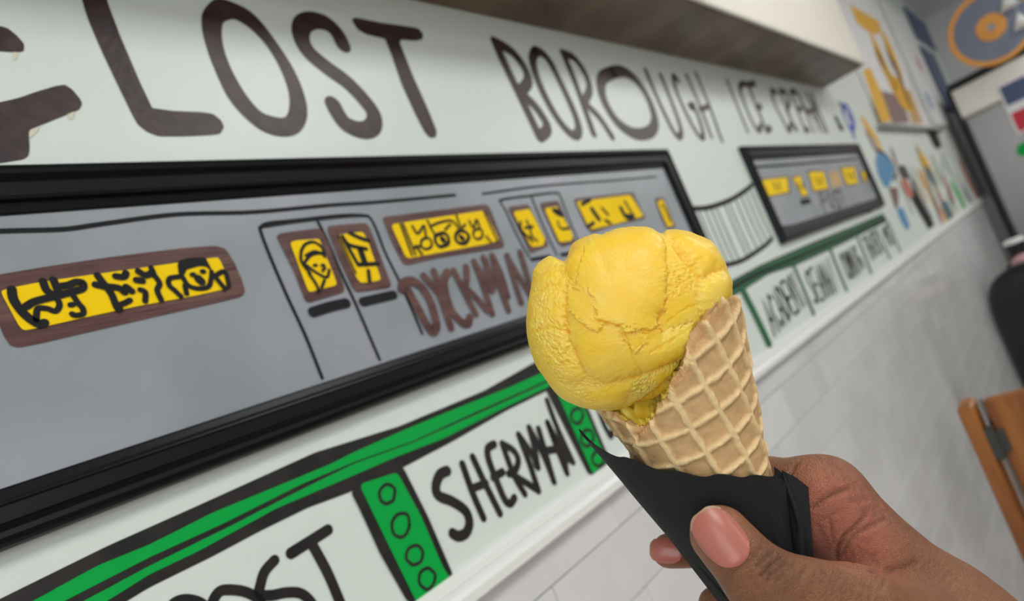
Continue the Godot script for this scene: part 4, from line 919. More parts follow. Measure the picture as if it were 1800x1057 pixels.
	for j in nv:
		# rings from the pole facing the viewer to the far pole; most of them on the near side
		var tt := float(j) / (nv - 1)
		var polar := PI * (0.52 * tt / 0.82 if tt < 0.82 else 0.52 + 0.48 * (tt - 0.82) / 0.18)
		for i in nu:
			var az := TAU * i / nu
			var dg := rad_to_deg(az); var i0 := int(dg) % 360
			var rr := lerpf(rad[i0], rad[(i0 + 1) % 360], dg - floor(dg))
			var rs := 0.0
			for k in range(-6, 7): rs += rad[(i0 + k * 4 + 360) % 360] / 13.0
			rr = lerpf(rs, rr, smoothstep(0.75, 0.98, sin(polar)))
			var sp := sin(polar); var cp := cos(polar)
			var p2 := Vector2(cos(az), sin(az)) * rr * sp
			var h := 0.0
			var rg := 0.02
			var deep := 0.0
			if cp > -0.25:
				var w2 := p2 + Vector2(nw.get_noise_2d(p2.x, p2.y), nw.get_noise_2d(p2.x + 9, p2.y + 4)) * 0.035
				for q in shp:
					if not (q[3] as Rect2).has_point(w2): continue
					var sdv := poly_sd(w2, q[0])
					var ins := -sdv
					if q[4] == 1: h += q[1] * (1.0 - exp(-maxf(ins, 0.0) / q[2]))
					else: h += q[1] * smoothstep(-0.012, 0.016, ins) * (0.2 + 0.8 * exp(-maxf(ins, 0) / q[2]))
					rg = maxf(rg, 0.55 * exp(-pow(ins / 0.035, 2.0)))
				for q in crk:
					if not (q[3] as Rect2).has_point(w2): continue
					var dv := seg_d(w2, q[0])
					var g := exp(-pow(dv / q[2], 2.0))
					h -= q[1] * g; deep = maxf(deep, g)
				for q in rough:
					var dd: float = p2.distance_to((Vector2(q[0][0], q[0][1]) - Vector2(570, 506)) / 278.2) * 278.2
					rg = maxf(rg, q[2] * smoothstep(q[1], q[1] * 0.35, dd))
			var dir := Vector3(cos(az) * sp, sin(az) * sp, cp)
			var big := nz.get_noise_3dv(dir * 0.55) * 0.035
			var fine := nf.get_noise_3dv(dir * 2.4)
			var pits := maxf(0.0, nf.get_noise_3dv(dir * 3.2 + Vector3(4, 1, 2)) - 0.12)
			h += big + fine * 0.055 * rg - pits * 0.22 * rg + nf.get_noise_3dv(dir * 4.0) * 0.003
			var depth := 1.15
			var loc := Vector3(cos(az) * rr * sp, sin(az) * rr * sp, cp * depth)
			var edge_keep := smoothstep(1.0, 0.80, sp)
			loc += dir * h * (0.35 + 0.65 * edge_keep)
			pos.append((ex * loc.x + ey * loc.y + f * loc.z) * R)
			var c := Color(0.92, 0.595, 0.036)
			c = c.lerp(Color(0.90, 0.65, 0.135), clampf(0.25 + 0.5 * rg + nz.get_noise_3dv(dir * 0.9) * 0.6, 0, 1))
			c = c.lerp(Color(0.90, 0.52, 0.015), clampf(deep * 0.55 + pits * rg * 0.6, 0, 0.8))
			cols.append(c)
	var t := base("ice_cream_scoop", SCOOP, "bright yellow ice cream scoop with flaky folds sitting in the waffle cone", "ice cream")
	obj("scoop", grid_mesh(pos, cols, nu, nv, true), m.ice_cream, t)
	# the ice cream pressed down inside the cone mouth
	var fr := cone_frame(); var a: Vector3 = fr[0]; var sd: Vector3 = fr[1]; var fw: Vector3 = fr[2]
	pos = PackedVector3Array(); cols = PackedColorArray()
	for j in 70:
		for i in 160:
			var th := TAU * i / 160; var k := j / 69.0
			var dir := sd * cos(th) + fw * sin(th)
			var ff := nf.get_noise_3dv((dir * 0.5 + a * k) * 2.0)
			var dg := wrapf(rad_to_deg(th), -180.0, 180.0)
			var topv := minf(lerp_table([[-180.0, 650.0], [-90, 660], [0, 700], [46, 715], [85, 655], [100, 628], [117, 604], [132, 598], [151, 632], [180, 650]], dg), 690.0)
			var sl := lerpf(420.0, topv + 30 * ff * k, minf(k * 1.4, 1.0)) * PX
			var r := (sl * 0.211 - 0.0022) * (1.0 if k < 0.714 else lerpf(1.0, 0.0, pow((k - 0.714) / 0.286, 1.6))) 
			var p := TIP + a * (sl + (0.004 * (k - 0.714) / 0.286 if k > 0.714 else 0.0)) + dir * (r + 0.0006 * ff)
			pos.append(p - SCOOP); cols.append(Color(0.90, 0.54, 0.03).lerp(Color(0.92, 0.63, 0.10), 0.5 + ff))
	obj("filling", grid_mesh(pos, cols, 160, 70, true), m.ice_cream, t)

# ---------------------------------------------------------------- the hand: tapered capsules joined smoothly, meshed as surface nets
var bone_a: PackedVector3Array; var bone_b: PackedVector3Array; var bone_r: PackedVector2Array; var bone_g: PackedInt32Array
func capsule(p: Vector3, i: int) -> float:
	var a := bone_a[i]; var ab := bone_b[i] - a; var h := clampf((p - a).dot(ab) / ab.length_squared(), 0.0, 1.0)
	return p.distance_to(a + ab * h) - lerpf(bone_r[i].x, bone_r[i].y, h)
func smin(a: float, b: float, k: float) -> float:
	var h := maxf(k - absf(a - b), 0.0) / k
	return minf(a, b) - h * h * k * 0.25
func hand_field(p: Vector3, near: PackedInt32Array) -> float:
	var palm := 1e3; var chain := PackedFloat32Array([1e3, 1e3, 1e3, 1e3, 1e3])
	for i in near:
		var d := capsule(p, i); var g := bone_g[i]
		if g < 0: palm = smin(palm, d, 0.009)
		else: chain[g] = smin(chain[g], d, 0.0045)
	var r := palm
	for g in 5: r = minf(r, smin(palm, chain[g], 0.0065))
	return r
func build_hand():
	# joints: [group, from, to, radii]; group -1 is the palm and forearm, 0 thumb, 1..4 index to little finger
	var bones := [
		[-1, Vector3(0.2651, 1.2602, 0.2924), Vector3(0.2738, 1.1997, 0.3108), 0.0158, 0.0212],
		[-1, Vector3(0.2769, 1.2374, 0.2903), Vector3(0.2738, 1.1997, 0.3108), 0.015, 0.0215],
		[-1, Vector3(0.2867, 1.2139, 0.2906), Vector3(0.2804, 1.1866, 0.3104), 0.015, 0.02],
		[-1, Vector3(0.2942, 1.1945, 0.2928), Vector3(0.2855, 1.1764, 0.3101), 0.014, 0.019],
		[-1, Vector3(0.2661, 1.2580, 0.2920), Vector3(0.2769, 1.2374, 0.2903), 0.014, 0.015],
		[-1, Vector3(0.2738, 1.1997, 0.3108), Vector3(0.2524, 1.1566, 0.3464), 0.025, 0.029],
		[-1, Vector3(0.2809, 1.1828, 0.3109), Vector3(0.2640, 1.1396, 0.3443), 0.023, 0.029],
		[-1, Vector3(0.2524, 1.1566, 0.3464), Vector3(0.2706, 1.0636, 0.3816), 0.029, 0.034],
		[0, Vector3(0.2308, 1.2327, 0.3014), Vector3(0.2623, 1.2017, 0.3142), 0.0146, 0.019],
		[0, Vector3(0.2092, 1.2740, 0.2788), Vector3(0.2104, 1.2560, 0.2853), 0.01, 0.0112],
		[0, Vector3(0.2104, 1.2560, 0.2853), Vector3(0.2308, 1.2327, 0.3014), 0.011, 0.0146],
		[1, Vector3(0.2649, 1.2608, 0.2922), Vector3(0.2708, 1.2679, 0.2728), 0.0152, 0.0118],
		[1, Vector3(0.2708, 1.2679, 0.2728), Vector3(0.2689, 1.2642, 0.2534), 0.0108, 0.009],
		[1, Vector3(0.2689, 1.2642, 0.2534), Vector3(0.2528, 1.2620, 0.2418), 0.0088, 0.0072],
		[2, Vector3(0.2769, 1.2374, 0.2903), Vector3(0.2809, 1.2442, 0.2689), 0.0135, 0.0105],
		[2, Vector3(0.2809, 1.2442, 0.2689), Vector3(0.2620, 1.2494, 0.2495), 0.01, 0.0086],
		[2, Vector3(0.2620, 1.2494, 0.2495), Vector3(0.2362, 1.2617, 0.2391), 0.0084, 0.0068],
		[3, Vector3(0.2867, 1.2139, 0.2906), Vector3(0.2861, 1.2186, 0.2666), 0.013, 0.0102],
		[3, Vector3(0.2861, 1.2186, 0.2666), Vector3(0.2683, 1.2234, 0.2501), 0.01, 0.0086],
		[3, Vector3(0.2683, 1.2234, 0.2501), Vector3(0.2472, 1.2326, 0.2422), 0.0084, 0.0068],
		[4, Vector3(0.2942, 1.1945, 0.2928), Vector3(0.2959, 1.1903, 0.2699), 0.012, 0.009],
		[4, Vector3(0.2959, 1.1903, 0.2699), Vector3(0.2767, 1.1960, 0.2548), 0.0088, 0.0076],
		[4, Vector3(0.2767, 1.1960, 0.2548), Vector3(0.2601, 1.2025, 0.2476), 0.0074, 0.006],
	]
	for b in bones:
		bone_g.append(b[0]); bone_a.append(b[1]); bone_b.append(b[2]); bone_r.append(Vector2(b[3], b[4]))
	var origin := bone_a[0]
	var pos := PackedVector3Array(); var idx := PackedInt32Array()
	# split the arm: fine cells for the hand, the same grid throughout
	var cell := 0.0010
	var lo := Vector3(1e3, 1e3, 1e3); var hi := -lo
	for i in bone_g.size():
		for q in [bone_a[i], bone_b[i]]:
			var r := maxf(bone_r[i].x, bone_r[i].y) + 0.008
			lo = lo.min(q - Vector3.ONE * r); hi = hi.max(q + Vector3.ONE * r)
	var B := 6
	var nb := Vector3i(((hi - lo) / (cell * B)).ceil())
	var vert := {}; var val := {}
	var dim := nb * B + Vector3i.ONE * 2
	var sy := dim.x; var sz := dim.x * dim.y
	var half := cell * B * 0.5 * 1.7321 + cell * 2
	var cells := PackedInt32Array()
	var cn := [0, 1, sy, sy + 1, sz, sz + 1, sz + sy, sz + sy + 1]
	for bz in nb.z:
		for by in nb.y:
			for bx in nb.x:
				var o := lo + Vector3(bx, by, bz) * cell * B
				var mid := o + Vector3.ONE * cell * B * 0.5
				var near := PackedInt32Array(); var least := 1e3
				for i in bone_g.size():
					var d := capsule(mid, i); least = minf(least, d)
					if d < half + 0.014: near.append(i)
				if least > half + 0.001: continue
				if absf(hand_field(mid, near)) > half + 0.004: continue
				for z in B:
					for y in B:
						for x in B:
							var ci := bx * B + x + (by * B + y) * sy + (bz * B + z) * sz
							var sum := Vector3.ZERO; var cnt := 0
							var v := PackedFloat32Array(); v.resize(8)
							for k in 8:
								var key: int = ci + cn[k]
								if not val.has(key): val[key] = hand_field(lo + Vector3(bx * B + x + (k & 1), by * B + y + ((k >> 1) & 1), bz * B + z + (k >> 2)) * cell, near)
								v[k] = val[key]
							var neg := 0
							for k in 8: neg += 1 if v[k] < 0 else 0
							if neg == 0 or neg == 8: continue
							for e in [[0, 1], [2, 3], [4, 5], [6, 7], [0, 2], [1, 3], [4, 6], [5, 7], [0, 4], [1, 5], [2, 6], [3, 7]]:
								var p: int = e[0]; var q: int = e[1]
								if (v[p] < 0) != (v[q] < 0):
									var s := v[p] / (v[p] - v[q])
									sum += Vector3(p & 1, (p >> 1) & 1, p >> 2).lerp(Vector3(q & 1, (q >> 1) & 1, q >> 2), s); cnt += 1
							vert[ci] = pos.size(); cells.append(ci)
							pos.append(lo + (Vector3(bx * B + x, by * B + y, bz * B + z) + sum / cnt) * cell)
	for ci in cells:
		var d0: bool = val[ci] < 0
		for ax in 3:
			var st: int = [1, sy, sz][ax]; var s1: int = [sy, sz, 1][ax]; var s2: int = [sz, 1, sy][ax]
			if not val.has(ci + st): continue
			if d0 == (val[ci + st] < 0): continue
			var a: int = vert.get(ci, -1); var b: int = vert.get(ci - s1, -1); var c: int = vert.get(ci - s1 - s2, -1); var d: int = vert.get(ci - s2, -1)
			if a < 0 or b < 0 or c < 0 or d < 0: continue
			if d0: idx.append_array(PackedInt32Array([a, c, b, a, d, c]))
			else: idx.append_array(PackedInt32Array([a, b, c, a, c, d]))
	# creases, wrinkles and colour
	var nor := PackedVector3Array(); nor.resize(pos.size())
	for t in range(0, idx.size(), 3):
		var a := pos[idx[t]]; var nn := (pos[idx[t + 2]] - a).cross(pos[idx[t + 1]] - a)
		for k in 3: nor[idx[t + k]] += nn
	var creases := [
		[[Vector3(0.2559, 1.2751, 0.2894), Vector3(0.2602, 1.2773, 0.2910)], 0.9, 0.00079],
		[[Vector3(0.2480, 1.2640, 0.2953), Vector3(0.2493, 1.2652, 0.2986), Vector3(0.2521, 1.2660, 0.3030), Vector3(0.2569, 1.2655, 0.3072)], 1.0, 0.00079],
		[[Vector3(0.2504, 1.2424, 0.2948), Vector3(0.2498, 1.2468, 0.2970), Vector3(0.2504, 1.2509, 0.3014), Vector3(0.2534, 1.2531, 0.3062), Vector3(0.2571, 1.2546, 0.3092)], 1.1, 0.00072],
		[[Vector3(0.2501, 1.2438, 0.2971), Vector3(0.2506, 1.2479, 0.3013), Vector3(0.2522, 1.2502, 0.3047), Vector3(0.2561, 1.2507, 0.3090), Vector3(0.2625, 1.2500, 0.3127)], 0.9, 0.00079],
		[[Vector3(0.2330, 1.2446, 0.3113), Vector3(0.2519, 1.2360, 0.3099), Vector3(0.2557, 1.2341, 0.3139), Vector3(0.2602, 1.2336, 0.3171)], 0.8, 0.00101],
		[[Vector3(0.2488, 1.2586, 0.2995), Vector3(0.2488, 1.2531, 0.2979), Vector3(0.2497, 1.2470, 0.2964), Vector3(0.2502, 1.2431, 0.2955)], 0.45, 0.00050],
		[[Vector3(0.2517, 1.2486, 0.3038), Vector3(0.2525, 1.2472, 0.3054), Vector3(0.2533, 1.2460, 0.3069)], 0.4, 0.00050],
		[[Vector3(0.2546, 1.2608, 0.3068), Vector3(0.2585, 1.2604, 0.3092), Vector3(0.2661, 1.2558, 0.3117)], 0.45, 0.00058],
		[[Vector3(0.2474, 1.2584, 0.2934), Vector3(0.2479, 1.2588, 0.2968), Vector3(0.2500, 1.2601, 0.3017)], 0.45, 0.00050],
		[[Vector3(0.2477, 1.2570, 0.2952), Vector3(0.2484, 1.2524, 0.2944), Vector3(0.2499, 1.2469, 0.2924)], 0.3, 0.00043],
		[[Vector3(0.2507, 1.2456, 0.3016), Vector3(0.2505, 1.2426, 0.3008), Vector3(0.2323, 1.2477, 0.3071)], 0.3, 0.00043],
		[[Vector3(0.2560, 1.2564, 0.3083), Vector3(0.2597, 1.2559, 0.3104), Vector3(0.2653, 1.2533, 0.3122)], 0.4, 0.00050],
		[[Vector3(0.2592, 1.2534, 0.3105), Vector3(0.2656, 1.2517, 0.3128)], 0.4, 0.00058],
		[[Vector3(0.2610, 1.2478, 0.3129), Vector3(0.2684, 1.2450, 0.3154)], 0.3, 0.00058],
		[[Vector3(0.2644, 1.2759, 0.3007), Vector3(0.2601, 1.2732, 0.3033), Vector3(0.2568, 1.2707, 0.3040)], 0.35, 0.00043],
		[[Vector3(0.2634, 1.2733, 0.3042), Vector3(0.2603, 1.2702, 0.3062), Vector3(0.2579, 1.2679, 0.3066)], 0.35, 0.00043],
		[[Vector3(0.2671, 1.2772, 0.2971), Vector3(0.2605, 1.2753, 0.3005), Vector3(0.2576, 1.2732, 0.3018)], 0.3, 0.00043],
		[[Vector3(0.2618, 1.2694, 0.3072), Vector3(0.2606, 1.2664, 0.3083), Vector3(0.2587, 1.2636, 0.3086)], 0.35, 0.00043],
		[[Vector3(0.2022, 1.2646, 0.2908), Vector3(0.2055, 1.2656, 0.2928), Vector3(0.2093, 1.2653, 0.2941)], 0.7, 0.00072],
		[[Vector3(0.2013, 1.2619, 0.2915), Vector3(0.2054, 1.2633, 0.2941), Vector3(0.2103, 1.2631, 0.2955)], 1.0, 0.00079],
		[[Vector3(0.2016, 1.2604, 0.2926), Vector3(0.2051, 1.2614, 0.2950), Vector3(0.2105, 1.2612, 0.2966)], 0.8, 0.00079],
		[[Vector3(0.2028, 1.2588, 0.2945), Vector3(0.2069, 1.2599, 0.2964), Vector3(0.2118, 1.2594, 0.2977)], 0.5, 0.00058],
		[[Vector3(0.2016, 1.2664, 0.2890), Vector3(0.2043, 1.2676, 0.2909), Vector3(0.2077, 1.2684, 0.2920)], 0.4, 0.00065],
		[[Vector3(0.2071, 1.2546, 0.2978), Vector3(0.2114, 1.2557, 0.2993), Vector3(0.2159, 1.2563, 0.2997)], 0.35, 0.00050],
		[[Vector3(0.2113, 1.2509, 0.3010), Vector3(0.2152, 1.2522, 0.3023), Vector3(0.2199, 1.2529, 0.3028)], 0.35, 0.00050],
		[[Vector3(0.2149, 1.2478, 0.3042), Vector3(0.2194, 1.2488, 0.3057), Vector3(0.2256, 1.2491, 0.3062)], 0.3, 0.00050],
		[[Vector3(0.2188, 1.2441, 0.3080), Vector3(0.2228, 1.2449, 0.3096), Vector3(0.2279, 1.2453, 0.3108)], 0.3, 0.00050],
		[[Vector3(0.2074, 1.2502, 0.2981), Vector3(0.2102, 1.2515, 0.3001), Vector3(0.2130, 1.2518, 0.3016)], 0.3, 0.00050],
		[[Vector3(0.2121, 1.2465, 0.3026), Vector3(0.2155, 1.2474, 0.3047), Vector3(0.2189, 1.2473, 0.3064)], 0.3, 0.00050],
		[[Vector3(0.2226, 1.2416, 0.3118), Vector3(0.2279, 1.2417, 0.3139), Vector3(0.2352, 1.2403, 0.3146)], 0.3, 0.00050],
		[[Vector3(0.2080, 1.2548, 0.2982), Vector3(0.2103, 1.2560, 0.2988), Vector3(0.2133, 1.2563, 0.2994)], 0.336381843476418, 0.00058],
		[[Vector3(0.2096, 1.2520, 0.2996), Vector3(0.2120, 1.2533, 0.3005), Vector3(0.2156, 1.2540, 0.3013)], 0.3064038344259481, 0.00058],
		[[Vector3(0.2117, 1.2524, 0.3006), Vector3(0.2138, 1.2529, 0.3015), Vector3(0.2164, 1.2537, 0.3017)], 0.43359656320855766, 0.00058],
		[[Vector3(0.2137, 1.2507, 0.3024), Vector3(0.2160, 1.2513, 0.3031), Vector3(0.2191, 1.2519, 0.3035)], 0.4451156059179233, 0.00058],
		[[Vector3(0.2151, 1.2494, 0.3037), Vector3(0.2182, 1.2502, 0.3045), Vector3(0.2220, 1.2507, 0.3048)], 0.28266964181778825, 0.00058],
		[[Vector3(0.2157, 1.2484, 0.3044), Vector3(0.2195, 1.2492, 0.3055), Vector3(0.2242, 1.2497, 0.3057)], 0.3120589774975979, 0.00058],
		[[Vector3(0.2173, 1.2464, 0.3061), Vector3(0.2210, 1.2472, 0.3071), Vector3(0.2252, 1.2479, 0.3075)], 0.33934705035161566, 0.00058],
		[[Vector3(0.2198, 1.2460, 0.3075), Vector3(0.2218, 1.2465, 0.3080), Vector3(0.2249, 1.2470, 0.3085)], 0.2503772325773396, 0.00058],
		[[Vector3(0.2202, 1.2450, 0.3083), Vector3(0.2227, 1.2457, 0.3090), Vector3(0.2256, 1.2462, 0.3094)], 0.32228238370131745, 0.00058],
		[[Vector3(0.2229, 1.2437, 0.3106), Vector3(0.2255, 1.2443, 0.3111), Vector3(0.2294, 1.2446, 0.3116)], 0.30631316039032397, 0.00058],
		[[Vector3(0.2230, 1.2426, 0.3114), Vector3(0.2253, 1.2431, 0.3121), Vector3(0.2288, 1.2436, 0.3125)], 0.2642350652922863, 0.00058],
		[[Vector3(0.2240, 1.2419, 0.3124), Vector3(0.2280, 1.2427, 0.3132), Vector3(0.2329, 1.2427, 0.3134)], 0.31945607888921634, 0.00058],
		[[Vector3(0.2266, 1.2408, 0.3141), Vector3(0.2289, 1.2409, 0.3146), Vector3(0.2327, 1.2410, 0.3146)], 0.4691370236021628, 0.00058],
		[[Vector3(0.2064, 1.2502, 0.2972), Vector3(0.2069, 1.2506, 0.2978), Vector3(0.2080, 1.2515, 0.2986)], 0.37280028139728116, 0.00058],
		[[Vector3(0.2076, 1.2487, 0.2982), Vector3(0.2090, 1.2497, 0.2995), Vector3(0.2102, 1.2506, 0.3003)], 0.25019719300983523, 0.00058],
		[[Vector3(0.2099, 1.2485, 0.3004), Vector3(0.2114, 1.2492, 0.3015), Vector3(0.2125, 1.2499, 0.3021)], 0.21197325793130856, 0.00058],
		[[Vector3(0.2109, 1.2471, 0.3015), Vector3(0.2125, 1.2483, 0.3026), Vector3(0.2144, 1.2489, 0.3035)], 0.23039146477176708, 0.00058],
		[[Vector3(0.2139, 1.2452, 0.3044), Vector3(0.2151, 1.2462, 0.3049), Vector3(0.2166, 1.2464, 0.3057)], 0.24542075697379048, 0.00058],
		[[Vector3(0.2158, 1.2444, 0.3059), Vector3(0.2171, 1.2450, 0.3065), Vector3(0.2183, 1.2453, 0.3071)], 0.4195036706884989, 0.00058],
		[[Vector3(0.2162, 1.2426, 0.3066), Vector3(0.2176, 1.2433, 0.3076), Vector3(0.2199, 1.2442, 0.3086)], 0.3103300122348388, 0.00058],
		[[Vector3(0.2186, 1.2417, 0.3090), Vector3(0.2199, 1.2424, 0.3096), Vector3(0.2210, 1.2427, 0.3102)], 0.3967530874896478, 0.00058],
		[[Vector3(0.2206, 1.2401, 0.3114), Vector3(0.2218, 1.2408, 0.3119), Vector3(0.2231, 1.2410, 0.3125)], 0.25369375357170604, 0.00058],
		[[Vector3(0.2212, 1.2387, 0.3124), Vector3(0.2221, 1.2392, 0.3128), Vector3(0.2240, 1.2397, 0.3137)], 0.3287222820858639, 0.00058],
		[[Vector3(0.2670, 1.2757, 0.3009), Vector3(0.2621, 1.2737, 0.3035), Vector3(0.2600, 1.2716, 0.3050)], 0.34545580455675456, 0.00058],
		[[Vector3(0.2636, 1.2743, 0.3030), Vector3(0.2613, 1.2725, 0.3045), Vector3(0.2601, 1.2712, 0.3053)], 0.3810663195607081, 0.00058],
		[[Vector3(0.2614, 1.2729, 0.3042), Vector3(0.2593, 1.2704, 0.3057), Vector3(0.2583, 1.2681, 0.3067)], 0.30254873076541067, 0.00058],
		[[Vector3(0.2606, 1.2702, 0.3063), Vector3(0.2596, 1.2680, 0.3073), Vector3(0.2592, 1.2665, 0.3078)], 0.21272735248509558, 0.00058],
		[[Vector3(0.2607, 1.2682, 0.3076), Vector3(0.2594, 1.2657, 0.3082), Vector3(0.2599, 1.2632, 0.3092)], 0.2232712919401408, 0.00058],
		[[Vector3(0.2615, 1.2657, 0.3089), Vector3(0.2609, 1.2640, 0.3092), Vector3(0.2613, 1.2621, 0.3098)], 0.31070277529576634, 0.00058],
		[[Vector3(0.2614, 1.2636, 0.3095), Vector3(0.2606, 1.2616, 0.3097), Vector3(0.2615, 1.2595, 0.3104)], 0.20059583487199084, 0.00058],
		[[Vector3(0.2643, 1.2628, 0.3101), Vector3(0.2645, 1.2596, 0.3109), Vector3(0.2648, 1.2569, 0.3114)], 0.30702046259174764, 0.00058],
		[[Vector3(0.2657, 1.2601, 0.3108), Vector3(0.2652, 1.2572, 0.3113), Vector3(0.2661, 1.2546, 0.3119)], 0.3511676240660161, 0.00058],
		[[Vector3(0.2664, 1.2511, 0.3130), Vector3(0.2661, 1.2499, 0.3135), Vector3(0.2671, 1.2481, 0.3142)], 0.29478858279466363, 0.00058],
		[[Vector3(0.2685, 1.2481, 0.3142), Vector3(0.2682, 1.2465, 0.3148), Vector3(0.2692, 1.2448, 0.3155)], 0.3015512858420392, 0.00058],
		[[Vector3(0.2665, 1.2473, 0.3144), Vector3(0.2664, 1.2452, 0.3153), Vector3(0.2674, 1.2425, 0.3164)], 0.2734692890693235, 0.00058],
		[[Vector3(0.2721, 1.2430, 0.3158), Vector3(0.2714, 1.2413, 0.3167), Vector3(0.2728, 1.2395, 0.3172)], 0.21683369478050216, 0.00058],
		[[Vector3(0.2695, 1.2423, 0.3165), Vector3(0.2701, 1.2398, 0.3175), Vector3(0.2704, 1.2373, 0.3185)], 0.36785310322660525, 0.00058],
		[[Vector3(0.2784, 1.2352, 0.3175), Vector3(0.2777, 1.2330, 0.3190)], 0.3636155110357566, 0.00058],
		[[Vector3(0.2724, 1.2357, 0.3190), Vector3(0.2740, 1.2337, 0.3197), Vector3(0.2727, 1.2326, 0.3204)], 0.2275627786417145, 0.00058],
		[[Vector3(0.2765, 1.2331, 0.3194), Vector3(0.2765, 1.2309, 0.3205), Vector3(0.2755, 1.2296, 0.3216)], 0.1991013005549062, 0.00058],
		[[Vector3(0.2752, 1.2312, 0.3207), Vector3(0.2750, 1.2293, 0.3219), Vector3(0.2740, 1.2280, 0.3229)], 0.21298549690173185, 0.00058],
		[[Vector3(0.2545, 1.2619, 0.3066), Vector3(0.2562, 1.2610, 0.3079), Vector3(0.2583, 1.2608, 0.3091)], 0.29280610040057187, 0.00058],
		[[Vector3(0.2561, 1.2595, 0.3081), Vector3(0.2584, 1.2588, 0.3094), Vector3(0.2604, 1.2583, 0.3103)], 0.3440534635059612, 0.00058],
		[[Vector3(0.2557, 1.2573, 0.3081), Vector3(0.2583, 1.2565, 0.3097), Vector3(0.2614, 1.2555, 0.3110)], 0.20532016206760198, 0.00058],
		[[Vector3(0.2579, 1.2551, 0.3096), Vector3(0.2606, 1.2547, 0.3109), Vector3(0.2640, 1.2532, 0.3121)], 0.20590888873912205, 0.00058],
		[[Vector3(0.2588, 1.2529, 0.3104), Vector3(0.2617, 1.2520, 0.3118), Vector3(0.2659, 1.2507, 0.3131)], 0.24307935432712732, 0.00058],
		[[Vector3(0.2600, 1.2507, 0.3115), Vector3(0.2630, 1.2499, 0.3129), Vector3(0.2652, 1.2490, 0.3137)], 0.2977654664735559, 0.00058],
		[[Vector3(0.2593, 1.2385, 0.3150), Vector3(0.2606, 1.2387, 0.3157), Vector3(0.2634, 1.2389, 0.3169)], 0.2744660922386216, 0.00058],
		[[Vector3(0.2587, 1.2349, 0.3157), Vector3(0.2616, 1.2355, 0.3173), Vector3(0.2662, 1.2355, 0.3189)], 0.2242861632194455, 0.00058],
		[[Vector3(0.2590, 1.2327, 0.3168), Vector3(0.2626, 1.2331, 0.3186), Vector3(0.2658, 1.2332, 0.3197)], 0.24773341061077714, 0.00058],
		[[Vector3(0.2599, 1.2306, 0.3182), Vector3(0.2634, 1.2308, 0.3198), Vector3(0.2666, 1.2308, 0.3208)], 0.28917326743277827, 0.00058],
		[[Vector3(0.2594, 1.2288, 0.3191), Vector3(0.2635, 1.2289, 0.3207), Vector3(0.2675, 1.2289, 0.3220)], 0.18455529072769702, 0.00058],
		[[Vector3(0.2587, 1.2270, 0.3203), Vector3(0.2634, 1.2268, 0.3220), Vector3(0.2676, 1.2268, 0.3232)], 0.21009900566508571, 0.00058],
		[[Vector3(0.2608, 1.2249, 0.3226), Vector3(0.2641, 1.2251, 0.3234), Vector3(0.2675, 1.2247, 0.3247)], 0.2310296700803955, 0.00058],
		[[Vector3(0.2594, 1.2231, 0.3240), Vector3(0.2630, 1.2226, 0.3252), Vector3(0.2662, 1.2227, 0.3259)], 0.1734078811607955, 0.00058],
		[[Vector3(0.2476, 1.2574, 0.2947), Vector3(0.2481, 1.2537, 0.2941), Vector3(0.2489, 1.2502, 0.2928)], 0.2204557924339376, 0.00058],
		[[Vector3(0.2480, 1.2547, 0.2953), Vector3(0.2485, 1.2520, 0.2948), Vector3(0.2490, 1.2501, 0.2940)], 0.2986903811330817, 0.00058],
		[[Vector3(0.2486, 1.2521, 0.2956), Vector3(0.2491, 1.2499, 0.2954), Vector3(0.2497, 1.2471, 0.2942)], 0.3007943163643945, 0.00058],
		[[Vector3(0.2492, 1.2497, 0.2966), Vector3(0.2498, 1.2462, 0.2955), Vector3(0.2503, 1.2427, 0.2948)], 0.1944632539020462, 0.00058],
		[[Vector3(0.2497, 1.2470, 0.2960), Vector3(0.2500, 1.2450, 0.2953), Vector3(0.2504, 1.2421, 0.2948)], 0.3347476561373531, 0.00058],
		[[Vector3(0.2504, 1.2483, 0.3007), Vector3(0.2506, 1.2456, 0.3009), Vector3(0.2506, 1.2432, 0.3009)], 0.3280389722424671, 0.00058],
		[[Vector3(0.2512, 1.2466, 0.3028), Vector3(0.2512, 1.2441, 0.3030), Vector3(0.2510, 1.2420, 0.3031)], 0.26079545475670163, 0.00058],
		[[Vector3(0.2516, 1.2466, 0.3037), Vector3(0.2516, 1.2442, 0.3040), Vector3(0.2513, 1.2412, 0.3041)], 0.19622982897947477, 0.00058],
		[[Vector3(0.2521, 1.2441, 0.3053), Vector3(0.2520, 1.2418, 0.3055), Vector3(0.2517, 1.2401, 0.3057)], 0.2231749078974448, 0.00058],
		[[Vector3(0.2522, 1.2422, 0.3058), Vector3(0.2522, 1.2409, 0.3063), Vector3(0.2516, 1.2392, 0.3062)], 0.3292958626496044, 0.00058],
		[[Vector3(0.2526, 1.2423, 0.3067), Vector3(0.2525, 1.2398, 0.3072), Vector3(0.2512, 1.2375, 0.3075)], 0.26099225146656474, 0.00058],
	]
	var n := FastNoiseLite.new(); n.seed = 31; n.frequency = 60.0
	var nc := FastNoiseLite.new(); nc.seed = 32; nc.frequency = 30.0
	var palm_at := Vector3(0.2493, 1.2543, 0.2999); var thumb_tip := Vector3(0.2013, 1.2783, 0.2832); var knuckle := Vector3(0.2060, 1.2623, 0.2950)
	var cols := PackedColorArray()
